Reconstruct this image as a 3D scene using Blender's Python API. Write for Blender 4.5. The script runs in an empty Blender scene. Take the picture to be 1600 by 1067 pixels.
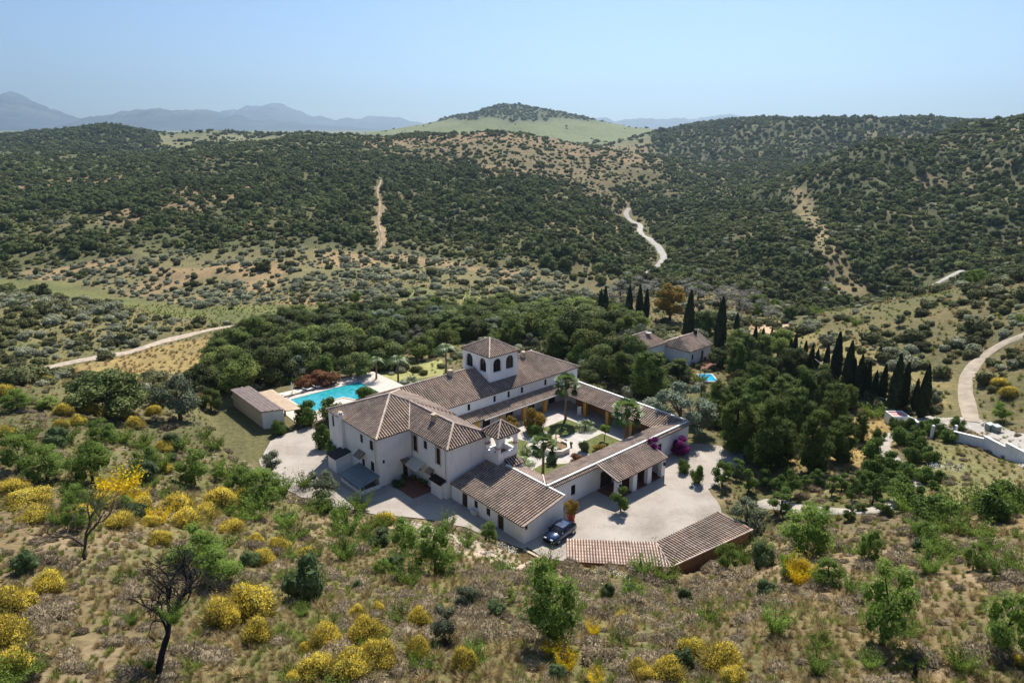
import bpy, bmesh, math, random
import numpy as np
from mathutils import Vector, Matrix
R = math.radians
SC = bpy.context.scene
COL = SC.collection

# ------------------------------------------------------------------ camera
CAM_H = 42.0; FPX = 1085.0; CXP, CYP = 800.0, 533.5
PITCH = math.atan((533.5-200)/FPX)
cam_d = bpy.data.cameras.new('camera'); cam = bpy.data.objects.new('camera', cam_d); COL.objects.link(cam)
cam.location = (0, 0, CAM_H); cam.rotation_euler = (math.pi/2-PITCH, 0, 0)
cam_d.sensor_width = 36; cam_d.lens = 36*FPX/1600; cam_d.clip_start = .5; cam_d.clip_end = 90000
SC.camera = cam

# ------------------------------------------------------------------ sky, sun, exposure
SUN_EL, SUN_AZ = R(50), R(13)          # azimuth clockwise from +Y
w = bpy.data.worlds.new('World'); SC.world = w; w.use_nodes = True
nt = w.node_tree; bg = nt.nodes['Background']
sky = nt.nodes.new('ShaderNodeTexSky'); sky.sky_type = 'NISHITA'; sky.sun_disc = False
sky.sun_elevation = SUN_EL; sky.sun_rotation = SUN_AZ
sky.altitude = 400; sky.air_density = 1.0; sky.dust_density = 0.05; sky.ozone_density = 4.0
wt = nt.nodes.new('ShaderNodeMix'); wt.data_type = 'RGBA'; wt.blend_type = 'MULTIPLY'; wt.inputs[0].default_value = 1; wt.inputs[7].default_value = (.88, .98, 1.16, 1)
nt.links.new(sky.outputs[0], wt.inputs[6]); nt.links.new(wt.outputs[2], bg.inputs[0]); bg.inputs[1].default_value = 0.06
sd = bpy.data.lights.new('sun', 'SUN'); sd.energy = 5.0; sd.angle = R(.53); sd.color = (1, .95, .86)
sun = bpy.data.objects.new('sun', sd); COL.objects.link(sun)
sdir = Vector((math.sin(SUN_AZ)*math.cos(SUN_EL), math.cos(SUN_AZ)*math.cos(SUN_EL), math.sin(SUN_EL)))
sun.rotation_euler = sdir.to_track_quat('Z', 'Y').to_euler(); sun.location = (0, 60, 200)
vs = SC.view_settings; vs.view_transform = 'Standard'; vs.look = 'None'; vs.gamma = 1; vs.exposure = 0.66
SC.render.engine = 'CYCLES'
cy = SC.cycles; cy.max_bounces = 6; cy.diffuse_bounces = 3; cy.glossy_bounces = 2; cy.transmission_bounces = 4
cy.transparent_max_bounces = 8; cy.volume_bounces = 0; cy.use_denoising = True; cy.sample_clamp_indirect = 6
try: cy.denoiser = 'OPENIMAGEDENOISE'
except Exception: pass

# ------------------------------------------------------------------ object helpers
def tag(o, label=None, cat=None, group=None, kind=None):
    if label: o['label'] = label
    if cat: o['category'] = cat
    if group: o['group'] = group
    if kind: o['kind'] = kind
    return o
def link_mesh(name, me, mats=(), parent=None, loc=None):
    for m in mats if isinstance(mats, (list, tuple)) else (mats,): me.materials.append(m)
    o = bpy.data.objects.new(name, me); COL.objects.link(o)
    if parent is not None: o.parent = parent
    if loc is not None: o.location = loc
    return o
def empty(name, loc=(0, 0, 0), rz=0., scale=1.):
    o = bpy.data.objects.new(name, None); COL.objects.link(o); o.empty_display_size = .5
    o.location = loc; o.rotation_euler = (0, 0, rz); o.scale = (scale,)*3; return o
class MB:
    """collects faces; build() links them as one mesh object"""
    def __init__(s): s.v = []; s.f = []; s.m = []; s.t = []
    def face(s, pts, m=0, t=.5):
        i = len(s.v); s.v += [tuple(p) for p in pts]; s.f.append(tuple(range(i, i+len(pts)))); s.m.append(m); s.t.append(t)
    def prism(s, poly, z0, z1, m=0, t=.5, cap=True):
        """poly: list of (x,y) counter clockwise, z0/z1 numbers or lists"""
        n = len(poly)
        a = [z0]*n if np.isscalar(z0) else z0; b = [z1]*n if np.isscalar(z1) else z1
        lo = [(poly[i][0], poly[i][1], a[i]) for i in range(n)]; hi = [(poly[i][0], poly[i][1], b[i]) for i in range(n)]
        for i in range(n):
            j = (i+1) % n; s.face([lo[i], lo[j], hi[j], hi[i]], m, t)
        if cap: s.face(hi, m, t); s.face(lo[::-1], m, t)
    def box(s, x0, x1, y0, y1, z0, z1, m=0, t=.5): s.prism([(x0, y0), (x1, y0), (x1, y1), (x0, y1)], z0, z1, m, t)
    def tube(s, pts, rad, n=6, m=0, t=.5, cap=True):
        pts = [Vector(p) for p in pts]; rs = [rad]*len(pts) if np.isscalar(rad) else rad
        rings = []
        for i, p in enumerate(pts):
            d = (pts[min(i+1, len(pts)-1)]-pts[max(i-1, 0)])
            d = d.normalized() if d.length > 1e-6 else Vector((0, 0, 1))
            a = d.cross(Vector((0, 0, 1)) if abs(d.z) < .95 else Vector((1, 0, 0))).normalized(); b = d.cross(a)
            k = len(s.v); s.v += [tuple(p+(a*math.cos(q)+b*math.sin(q))*rs[i]) for q in [2*math.pi*j/n for j in range(n)]]
            rings.append(k)
        for i in range(len(rings)-1):
            for j in range(n):
                q = (j+1) % n; s.f.append((rings[i]+q, rings[i]+j, rings[i+1]+j, rings[i+1]+q)); s.m.append(m); s.t.append(t)
        if cap:
            s.f.append(tuple(rings[0]+j for j in range(n))); s.m.append(m); s.t.append(t)
            s.f.append(tuple(rings[-1]+n-1-j for j in range(n))); s.m.append(m); s.t.append(t)
    def lathe(s, prof, n=16, c=(0, 0), m=0, t=.5):
        k = len(s.v)
        for r, z in prof:
            for j in range(n): s.v.append((c[0]+r*math.cos(2*math.pi*j/n), c[1]+r*math.sin(2*math.pi*j/n), z))
        for i in range(len(prof)-1):
            for j in range(n):
                q = (j+1) % n; s.f.append((k+i*n+j, k+i*n+q, k+(i+1)*n+q, k+(i+1)*n+j)); s.m.append(m); s.t.append(t)
    def xf(s, M):
        s.v = [tuple(M @ Vector(p)) for p in s.v]; return s
    def mesh(s, name, smooth=False):
        me = bpy.data.meshes.new(name); me.from_pydata(s.v, [], s.f); me.polygons.foreach_set('material_index', s.m)
        at = me.attributes.new('tint', 'FLOAT', 'FACE'); at.data.foreach_set('value', s.t)
        if smooth: me.polygons.foreach_set('use_smooth', [True]*len(s.f))
        me.update(); return me
    def build(s, name, mats, parent=None, smooth=False): return link_mesh(name, s.mesh(name, smooth), mats, parent)

# ------------------------------------------------------------------ noise
def _hash(ix, iy, seed):
    h = (ix.astype(np.int64)*374761393+iy.astype(np.int64)*668265263+seed*974634777) & 0xffffffff
    h = ((h ^ (h >> 13))*1274126177) & 0xffffffff
    return ((h ^ (h >> 16)) & 0xffff)/65535.0
def vnoise(x, y, seed=0):
    ix = np.floor(x); iy = np.floor(y); fx = x-ix; fy = y-iy; fx = fx*fx*(3-2*fx); fy = fy*fy*(3-2*fy)
    a = _hash(ix, iy, seed); b = _hash(ix+1, iy, seed); c = _hash(ix, iy+1, seed); d = _hash(ix+1, iy+1, seed)
    return (a*(1-fx)+b*fx)*(1-fy)+(c*(1-fx)+d*fx)*fy
def fbm(x, y, size, octs=4, seed=0, gain=.5):
    """0..1"""
    x = np.asarray(x, float)/size; y = np.asarray(y, float)/size; s = 0; a = 1; t = 0
    for i in range(octs):
        s = s+a*vnoise(x, y, seed+i*17); t += a; a *= gain; x = x*2.03+11.3; y = y*2.03+5.7
    return s/t
def sstep(a, b, x):
    t = np.clip((x-a)/(b-a), 0, 1); return t*t*(3-2*t)
def inpoly(x, y, poly):
    x = np.asarray(x); y = np.asarray(y); r = np.zeros(x.shape, bool); n = len(poly)
    for i in range(n):
        x0, y0 = poly[i][:2]; x1, y1 = poly[(i+1) % n][:2]
        if y0 == y1: continue
        c = ((y0 > y) != (y1 > y)) & (x < (x1-x0)*(y-y0)/(y1-y0)+x0); r ^= c
    return r
def segdist(x, y, path, closed=False):
    d = np.full(np.shape(x), 1e9); n = len(path)
    for i in range(n if closed else n-1):
        ax, ay = path[i][:2]; bx, by = path[(i+1) % n][:2]; vx, vy = bx-ax, by-ay; L = vx*vx+vy*vy+1e-9
        t = np.clip(((x-ax)*vx+(y-ay)*vy)/L, 0, 1); d = np.minimum(d, np.hypot(x-ax-t*vx, y-ay-t*vy))
    return d
def polyd(x, y, poly):
    d = segdist(x, y, poly, True); return np.where(inpoly(x, y, poly), -d, d)

# ------------------------------------------------------------------ survey: sight lines and the estate's own axes
def ray(px, py):
    X = (px-CXP)/FPX; Z = -(py-CYP)/FPX
    return (X, math.cos(PITCH)+Z*math.sin(PITCH), Z*math.cos(PITCH)-math.sin(PITCH))
AZH = R(48.4)
UX = (math.sin(AZH), math.cos(AZH)); VX = (math.cos(AZH), -math.sin(AZH)); OX = (-16.262, 75.837)
def uv2w(u, v): return (OX[0]+u*UX[0]+v*VX[0], OX[1]+u*UX[1]+v*VX[1])
def w2uv(x, y):
    x = x-OX[0]; y = y-OX[1]; return (x*UX[0]+y*UX[1], x*VX[0]+y*VX[1])
ESTATE_M = Matrix.Translation((OX[0], OX[1], 0)) @ Matrix.Rotation(math.pi/2-AZH, 4, 'Z') @ Matrix.Diagonal((1, -1, 1, 1))

# ------------------------------------------------------------------ terrain
ctl = []
def c_(px, py, z):
    r = ray(px, py); t = (z-CAM_H)/r[2]; ctl.append((r[0]*t, r[1]*t, z))
def d_(px, D, z): ctl.append(((px-800)/FPX*D*.957, D, z))
for py, row in {1067: [17.5, 17.5, 17.3, 17.2, 17, 17, 17, 17.3, 17.6], 980: [16.2, 16, 15.3, 14.8, 14.3, 14.2, 14.6, 15.5, 16.2],
                900: [14.5, 14, 12.3, 10.5, 8.5, 4.2, 8, 11.5, 13.3], 850: [13.2, 12, 8.2, 4.5, None, None, 3.2, 7.8, 10.5],
                800: [11.5, 9.8, 4.2, None, None, None, 1.3, 5, 8], 740: [10, 7.2, None, None, None, None, .4, 3, 5.2],
                680: [8.8, 5.5, None, None, None, None, -.5, 1.8, 3.4], 630: [7.8, 4, .5, None, None, None, -1.5, .5, 4]}.items():
    for i, z in enumerate(row):
        if z is not None: c_(i*200, py, z)
for k, z in ((-700, 17), (-300, 15), (1900, 16), (2300, 17)): c_(k, 1000, z); c_(k, 800, z-5)
for x in (-40, -20, 0, 20, 40): ctl.append((x, 4, 21)); ctl.append((x, -25, 24))
c_(950, 900, 3.2); c_(1060, 905, 3.2); c_(1130, 880, 1.6); c_(900, 930, 7.5); c_(1100, 930, 6.5); c_(800, 905, 6.8); c_(700, 880, 5); c_(560, 830, 2.2)
c_(300, 660, 3.2); c_(320, 740, 3.6); c_(1500, 700, 3.2)
for a in [(0, 592, 7), (100, 592, 4.5), (200, 600, 3), (300, 600, 0), (90, 572, -6), (200, 555, -6.5), (290, 530, -7.5), (380, 510, -8),
          (0, 572, -5.5), (0, 530, -3.5), (0, 490, -2.6), (0, 462, -2), (-200, 560, -3), (-200, 480, 0), (150, 520, -5), (150, 485, -4), (250, 530, -7), (250, 503, -7.3),
          (0, 440, -12), (150, 455, -12), (300, 490, -10), (480, 492, -10), (250, 470, -11), (400, 450, -10), (400, 420, -8), (600, 440, -10), (0, 420, -13),
          (600, 470, -9), (800, 450, -12), (700, 490, -7), (500, 540, -4), (350, 545, -5), (420, 560, -3), (700, 530, -4), (850, 500, -7), (950, 480, -8),
          (1000, 540, -2.5), (1080, 570, -2.5), (1150, 540, -3), (1200, 600, -2), (1300, 610, 0), (1440, 645, 1.2), (1240, 520, -3), (1250, 490, -4),
          (1100, 500, -5), (1100, 460, -9), (1350, 520, 2), (1350, 480, 2), (1450, 500, 5), (1470, 452, 3), (1600, 432, 7), (1600, 480, 10), (1600, 525, 8), (1540, 560, 4.5), (1600, 600, 5.5),
          (1380, 475, -2), (1750, 430, 14), (1750, 560, 12),
          (0, 400, -11), (200, 400, -9), (400, 398, -7), (600, 400, -10), (750, 410, -11), (900, 440, -15), (900, 400, -9), (1000, 425, -18), (1020, 390, -17.5), (990, 350, -15), (975, 332, -14),
          (0, 325, -2), (200, 330, -2), (400, 325, 1), (600, 325, 0), (800, 325, 0), (900, 330, -2), (900, 360, -5), (0, 281, 5), (200, 285, 5), (400, 281, 8), (600, 281, 8), (800, 275, 9), (950, 281, 3),
          (0, 250, 12), (200, 255, 12), (400, 242, 19), (600, 235, 22), (700, 232, 24), (800, 235, 23), (900, 245, 16), (1000, 260, 9), (1100, 300, -8), (1150, 280, -3),
          (0, 238, 15), (130, 236, 15.5), (240, 246, 14), (340, 228, 22), (450, 213, 31), (560, 215, 30), (620, 214, 31), (700, 212, 32), (800, 215, 31), (880, 222, 25), (950, 232, 18), (1050, 248, 10), (1150, 264, 2),
          (1100, 440, -15), (1100, 400, -14), (1100, 350, -11), (1200, 440, -16), (1200, 400, -11), (1200, 350, -4), (1200, 300, 1), (1240, 290, 4), (1240, 268, 7),
          (1300, 440, -16), (1300, 400, -8), (1300, 350, -1), (1300, 300, 7.5), (1300, 255, 18),
          (1400, 462, -19), (1400, 440, -16), (1400, 400, -9), (1400, 350, -1), (1400, 300, 9.3), (1400, 250, 23), (1400, 214, 36),
          (1500, 400, -8), (1500, 350, -1), (1500, 300, 9), (1500, 250, 22), (1500, 191, 46.5), (1600, 400, -6), (1600, 350, 0), (1600, 300, 11), (1600, 250, 25), (1600, 175, 54), (1750, 300, 14), (1750, 172, 58), (1900, 170, 62), (1900, 350, 5)]: c_(*a)
for a in [(1300, 620, -2), (1400, 640, 5), (1500, 700, 20), (1600, 720, 26), (1200, 700, -4), (1300, 760, -4), (1150, 900, 0), (1200, 850, 8), (1300, 860, 14), (1400, 860, 22),
          (1000, 1000, 0), (800, 1000, 10), (600, 1000, 12), (400, 1000, 8), (200, 1000, 4), (0, 1000, 6),
          (-200, 320, -10), (-200, 700, 10), (-600, 300, -5), (-600, 800, 10), (-500, 150, 3), (2000, 700, 40), (2300, 300, 20), (2200, 120, 14), (-900, 100, 10), (2600, 100, 18),
          # mesa
          (1100, 1000, 8), (1000, 1150, 22), (1060, 1200, 38), (1130, 1150, 46), (1150, 1080, 42), (1190, 1100, 64), (1190, 980, 26), (1250, 1100, 66), (1250, 980, 36), (1250, 860, 8), (1330, 1100, 66), (1330, 960, 34), (1400, 1100, 66), (1450, 1080, 64.5), (1470, 1080, 61), (1520, 1080, 56), (1420, 980, 40), (1500, 980, 30), (1600, 1100, 54), (1300, 1400, 40), (1500, 1400, 40), (1700, 1100, 50),
          # far left knoll, fields
          (0, 1300, 28), (100, 1250, 32), (160, 1250, 44), (190, 1250, 42), (240, 1250, 26), (60, 1350, 34), (300, 1300, 32), (400, 1350, 34), (470, 1350, 32), (550, 1300, 20), (0, 1700, 20), (250, 1700, 20), (500, 1700, 20), (-200, 1300, 34),
          # cone hill
          (800, 2050, 103), (772, 2050, 99), (832, 2050, 97), (740, 2050, 84), (710, 2050, 72), (680, 2050, 58), (640, 2050, 42), (590, 2000, 32), (560, 1900, 24), (868, 2050, 86), (905, 2050, 72), (945, 2050, 56), (1000, 2000, 40), (800, 1850, 70), (730, 1830, 48), (870, 1850, 52), (680, 1700, 26), (800, 1650, 27), (900, 1700, 22), (980, 1750, 24), (800, 1350, 12), (650, 1350, 14), (900, 1300, 10), (800, 2400, 60), (600, 2500, 20), (1000, 2500, 20),
          (0, 2600, 10), (300, 2600, 10), (1300, 2600, 20), (1600, 2600, 20)]: d_(*a)
def _k(p):                        # log-polar position of a point
    x, y = p[..., 0], p[..., 1]; D = np.hypot(x, y)+2
    return np.stack([np.arctan2(x, y)*3.0, np.log(D)], -1)
CT = np.array(ctl, float); KC = _k(CT[:, :2])
def _phi(r2): return .5*r2*np.log(r2+1e-12)
n = len(CT); A = _phi(((KC[:, None]-KC[None])**2).sum(-1)); A[np.arange(n), np.arange(n)] += 1e-4
Pm = np.hstack([np.ones((n, 1)), KC]); M = np.zeros((n+3, n+3)); M[:n, :n] = A; M[:n, n:] = Pm; M[n:, :n] = Pm.T
WT = np.linalg.solve(M, np.concatenate([CT[:, 2], np.zeros(3)]))
def tps(x, y):
    sh = np.shape(x); P = _k(np.stack([np.ravel(x), np.ravel(y)], -1)); out = np.empty(len(P))
    for i in range(0, len(P), 20000):
        q = P[i:i+20000]; out[i:i+20000] = _phi(((q[:, None]-KC[None])**2).sum(-1)) @ WT[:n]+WT[n]+q @ WT[n+1:]
    return out.reshape(sh)
# level ground the estate stands on, in its own axes (u away to the right, v towards the right and the camera)
PLAT = [(-9.5, -24), (-6.6, -38), (2, -40), (20, -40), (22, -24), (42, -24), (44, 14), (45, 22), (36, 31), (25, 33.5), (23, 37.4), (10.4, 35.7), (3.2, 27.9), (4.4, 21.5), (3.4, 18.3), (2.6, 15.8), (2.4, 13.9), (.6, 10.8), (-1.1, 8.3), (-3.1, 5.9), (-4.9, 3.3), (-6.6, .4), (-8.1, -3), (-8.9, -7), (-9.2, -11.5), (-9.3, -18)]
GUEST = [(-14, 0), (0, 0), (0, 0)]
def base_height(x, y):
    z = tps(x, y); D = np.hypot(x, y)
    az_ = np.degrees(np.arctan2(x, y)); mesa = sstep(820, 900, D)*sstep(1500, 1350, D)*sstep(9, 12, az_); cap = 50.5+(fbm(x, y, 40, 3, 23)-.5)*4; z = np.where(mesa > 0, z*(1-mesa)+np.where(z > cap, cap+(z-cap)*.06, z)*mesa, z)
    far = sstep(2200, 3200, D); z = z*(1-far)+far*15
    amp = sstep(120, 420, D)*(1-far)
    z = z+amp*((fbm(x, y, 110, 4, 3)-.5)*16+(np.abs(fbm(x, y, 60, 3, 9)-.5))*-9)
    rg = sstep(9, 14, np.degrees(np.arctan2(x, y)))*sstep(300, 380, D)*sstep(1300, 1100, D); gl = np.abs(fbm(x*1.0+y*.35, y*.45, 70, 3, 29)-.5)*2; z = z-rg*(1-sstep(0, .34, gl))*7+rg*2
    z = z+(1-sstep(250, 500, D))*((fbm(x, y, 9, 3, 5)-.5)*1.1+(fbm(x, y, 1.6, 2, 6)-.5)*.22*(1-sstep(60, 140, D)))
    u, v = w2uv(x, y); d = polyd(u, v, PLAT); cpz = (v > 25.5)*(u < 24)*(u > 0); zb = (2.25-1.3*sstep(9, 22, u))*sstep(.1, 1.5, d); z = np.where(cpz > 0, np.maximum(z, zb), z); k = np.where(cpz > 0, sstep(.6, 0, d), sstep(3.5, 0, d))
    return z*(1-k)-.06*k
GA = np.concatenate([np.arange(-180, -60, 5.), np.arange(-60, 60.01, .24), np.arange(65, 181, 5.)]); GA[0] = -180; GA[-1] = 180
LD = np.concatenate([np.log(3)+np.arange(0, 540)*.0122, []]); LD = np.concatenate([LD, LD[-1]+np.arange(1, 60)*.06])
GAr = np.radians(GA); GD = np.exp(LD)
XX = np.sin(GAr)[None]*GD[:, None]; YY = np.cos(GAr)[None]*GD[:, None]
ZZ = base_height(XX, YY)
def hz(x, y):
    x = np.asarray(x, float); y = np.asarray(y, float)
    a = np.degrees(np.arctan2(x, y)); l = np.log(np.maximum(np.hypot(x, y), 3.001))
    i = np.clip(np.searchsorted(GA, a)-1, 0, len(GA)-2); j = np.clip(np.searchsorted(LD, l)-1, 0, len(LD)-2)
    s = np.clip((a-GA[i])/(GA[i+1]-GA[i]), 0, 1); t = np.clip((np.exp(l)-GD[j])/(GD[j+1]-GD[j]), 0, 1)
    return (ZZ[j, i]*(1-s)+ZZ[j, i+1]*s)*(1-t)+(ZZ[j+1, i]*(1-s)+ZZ[j+1, i+1]*s)*t
def gp(px, py, dmin=10.):
    """where the sight line through a photo position meets the ground"""
    r = ray(px, py); L = math.hypot(r[0], r[1]); D = GD[GD > dmin]; x = r[0]/L*D; y = r[1]/L*D
    g = hz(x, y)-(CAM_H+r[2]/L*D); k = np.nonzero(g >= 0)[0]
    if len(k) == 0 or k[0] == 0: i = len(D)-1 if len(k) == 0 else 0; return (float(x[i]), float(y[i]), float(hz(x[i], y[i])))
    i = k[0]; s = g[i-1]/(g[i-1]-g[i]); d = D[i-1]+(D[i]-D[i-1])*s
    return (float(r[0]/L*d), float(r[1]/L*d), float(hz(r[0]/L*d, r[1]/L*d)))
def gpoly(pts): return [gp(*p)[:2] for p in pts]
# ------------------------------------------------------------------ materials
def new_mat(name):
    m = bpy.data.materials.new(name); m.use_nodes = True; return m, m.node_tree, m.node_tree.nodes['Principled BSDF']
def nd(nt, t, **k):
    n = nt.nodes.new(t)
    for a, b in k.items(): setattr(n, a, b)
    return n
def noise_node(nt, scale, detail=4, coord='Object', rough=.55):
    tc = nd(nt, 'ShaderNodeTexCoord'); no = nd(nt, 'ShaderNodeTexNoise'); no.inputs['Scale'].default_value = scale
    no.inputs['Detail'].default_value = detail; no.inputs['Roughness'].default_value = rough
    nt.links.new(tc.outputs[coord], no.inputs['Vector']); return no
def mixc(nt, fac, a, b, mode='MIX'):
    m = nd(nt, 'ShaderNodeMix', data_type='RGBA', blend_type=mode)
    for s, x in ((0, fac), (6, a), (7, b)):
        if isinstance(x, bpy.types.NodeSocket): nt.links.new(x, m.inputs[s])
        else: m.inputs[s].default_value = x if s == 0 else (*x, 1)
    return m.outputs[2]
def ramp(nt, fac, stops):
    r = nd(nt, 'ShaderNodeValToRGB'); e = r.color_ramp.elements
    while len(e) < len(stops): e.new(.5)
    for q, (p, c) in zip(e, stops): q.position = p; q.color = (*c, 1) if len(c) == 3 else c
    nt.links.new(fac, r.inputs[0]); return r.outputs[0]
def plain(name, col, rough=.8, var=.12, scale=3., metal=0., spec=.3, bump=0., bscale=20.):
    m, nt, b = new_mat(name); no = noise_node(nt, scale)
    lo = tuple(c*(1-var) for c in col); hi = tuple(min(1, c*(1+var)) for c in col)
    nt.links.new(ramp(nt, no.outputs[0], [(.3, lo), (.7, hi)]), b.inputs['Base Color'])
    b.inputs['Roughness'].default_value = rough; b.inputs['Metallic'].default_value = metal; b.inputs['Specular IOR Level'].default_value = spec
    if bump:
        n2 = noise_node(nt, bscale, 5); bp = nd(nt, 'ShaderNodeBump'); bp.inputs['Strength'].default_value = bump; bp.inputs['Distance'].default_value = .05
        nt.links.new(n2.outputs[0], bp.inputs['Height']); nt.links.new(bp.outputs[0], b.inputs['Normal'])
    return m
def leaf_mat(name, c0, c1, trans=.35, var=.3, rough=.7, spec=.10):
    """two leaf colours mixed by each leaf's own tint, brightness varying from plant to plant"""
    m, nt, b = new_mat(name); at = nd(nt, 'ShaderNodeAttribute', attribute_name='tint')
    col = ramp(nt, at.outputs['Fac'], [(.15, c0), (.85, c1)])
    oi = nd(nt, 'ShaderNodeObjectInfo'); mr = nd(nt, 'ShaderNodeMapRange'); mr.inputs[3].default_value = 1-var; mr.inputs[4].default_value = 1+var
    nt.links.new(oi.outputs['Random'], mr.inputs[0]); col = mixc(nt, 1., col, mr.outputs[0], 'MULTIPLY')
    nt.links.new(col, b.inputs['Base Color']); b.inputs['Roughness'].default_value = rough; b.inputs['Specular IOR Level'].default_value = spec
    tr = nd(nt, 'ShaderNodeBsdfTranslucent'); nt.links.new(mixc(nt, .35, col, (.55, .62, .12), 'MULTIPLY') if False else col, tr.inputs[0])
    mx = nd(nt, 'ShaderNodeMixShader'); mx.inputs[0].default_value = trans
    nt.links.new(b.outputs[0], mx.inputs[1]); nt.links.new(tr.outputs[0], mx.inputs[2]); nt.links.new(mx.outputs[0], nt.nodes['Material Output'].inputs[0])
    return m
# the open ground: colour from what grows there, broken up by fine noise
def ground_mat():
    m, nt, b = new_mat('open_ground'); at = nd(nt, 'ShaderNodeAttribute', attribute_name='cover')
    n1 = noise_node(nt, 1.4, 6, rough=.65); n2 = noise_node(nt, .09, 5, rough=.6)
    f = ramp(nt, n1.outputs[0], [(.3, (.62, .60, .58)), (.5, (1, 1, 1)), (.72, (1.4, 1.36, 1.3))])
    g = ramp(nt, n2.outputs[0], [(.35, (.80, .84, .82)), (.65, (1.18, 1.13, 1.05))])
    c = mixc(nt, 1., at.outputs['Color'], f, 'MULTIPLY'); c = mixc(nt, 1., c, g, 'MULTIPLY')
    nt.links.new(c, b.inputs['Base Color']); b.inputs['Roughness'].default_value = .95; b.inputs['Specular IOR Level'].default_value = .1
    bp = nd(nt, 'ShaderNodeBump'); bp.inputs['Strength'].default_value = .7; bp.inputs['Distance'].default_value = .25
    nt.links.new(n1.outputs[0], bp.inputs['Height']); nt.links.new(bp.outputs[0], b.inputs['Normal']); return m
M_ground = ground_mat()

# ------------------------------------------------------------------ what covers the ground
def mixa(a, b, k): return a*(1-k[..., None])+np.array(b)*k[..., None]
REG = dict(
    meadow=gpoly([(-120, 445), (0, 436), (120, 443), (235, 470), (300, 482), (480, 478), (520, 492), (420, 506), (330, 506), (250, 492), (150, 470), (0, 452), (-120, 462)]),
    meadow_back=gpoly([(560, 455), (660, 448), (760, 452), (740, 474), (640, 474)]),
    gold=gpoly([(95, 577), (240, 543), (340, 518), (395, 514), (400, 540), (340, 575), (280, 592), (100, 592)]),
    sagehill=gpoly([(-250, 470), (0, 456), (110, 470), (230, 500), (255, 520), (200, 548), (90, 566), (-250, 575)]),
    sage=gpoly([(30, 425), (170, 405), (420, 392), (640, 396), (760, 420), (900, 440), (920, 470), (780, 485), (650, 470), (520, 476), (300, 478), (200, 462), (60, 445)]),
    right_gold=gpoly([(1190, 500), (1300, 520), (1420, 560), (1480, 600), (1500, 640), (1340, 640), (1260, 570), (1190, 530)]),
    daisies=gpoly([(1470, 712), (1600, 742), (1600, 800), (1500, 790), (1440, 740)]),
    right_meadow=gpoly([(1460, 690), (1700, 745), (1700, 800), (1440, 800), (1400, 745)]),
    pine_litter=gpoly([(1290, 650), (1385, 650), (1400, 700), (1340, 735), (1180, 735)]),
    earth=gpoly([(1180, 508), (1230, 505), (1245, 525), (1215, 532), (1180, 522)]),
    firebreak=gpoly([(1238, 292), (1262, 300), (1290, 355), (1322, 405), (1352, 462), (1300, 462), (1288, 420), (1268, 365), (1240, 310)]),
    tanridge=gpoly([(590, 222), (680, 216), (800, 217), (930, 226), (1030, 248), (1080, 268), (1000, 285), (960, 320), (880, 300), (820, 285), (740, 262), (650, 250)]),
    tanspur=gpoly([(880, 312), (960, 318), (1000, 345), (965, 400), (900, 380), (850, 350)]),
    track=gpoly([(600, 300), (612, 300), (606, 345), (612, 385), (590, 385), (584, 340)]),
    greenslope=gpoly([(0, 330), (160, 350), (420, 375), (440, 392), (160, 405), (20, 425), (-200, 430), (-200, 340)]),
)
ROADS = dict(
    drive_road=([(1000, 433), (1035, 408), (1032, 392), (1012, 372), (1000, 362), (1000, 352), (985, 345), (978, 334), (983, 326)], 3.4),
    valley_road=([(1376, 472), (1388, 467), (1404, 464), (1420, 462.5)], 4.),
    dirt_track=([(60, 578), (90, 571), (150, 559), (210, 548), (270, 530), (330, 515), (372, 509)], 2.8),
    hill_track=([(595, 282), (590, 300), (594, 320), (591, 345), (597, 372), (590, 392)], 1.3),
    gravel_track=([(1640, 505), (1600, 524), (1565, 538), (1535, 558), (1514, 583), (1508, 607), (1513, 636), (1520, 660)], 2.1),
)
def drape_width(px, py): return 1.
RW = {k: ([gp(*p) for p in a], w_) for k, (a, w_) in ROADS.items()}
def smooth_path(pts, n=6):
    P = [np.array(p[:2]) for p in pts]; P = [2*P[0]-P[1]]+P+[2*P[-1]-P[-2]]; out = []
    for i in range(1, len(P)-2):
        for k in range(n):
            t = k/n; a, b, c, d = P[i-1:i+3]
            out.append(.5*((2*b)+(c-a)*t+(2*a-5*b+4*c-d)*t*t+(3*b-a-3*c+d)*t**3))
    out.append(P[-2]); return [(float(p[0]), float(p[1])) for p in out]
ROADP = {k: (smooth_path(a), w_) for k, (a, w_) in RW.items()}
ROADP['valley_road'] = (smooth_path([(131, 245), (140, 251), (149, 254.5), (160, 256), (172, 262)]), 2.6)
PATHS_UV = {}                                        # filled below: driveway through the orchard
DRIVE = smooth_path(gpoly([(1188, 784), (1230, 792), (1300, 799), (1350, 800), (1390, 790), (1425, 768), (1420, 745), (1395, 720), (1378, 700), (1390, 682), (1430, 668), (1480, 655)]))
PATHF = smooth_path(gpoly([(640, 818), (700, 842), (760, 866), (845, 893)]))
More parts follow.
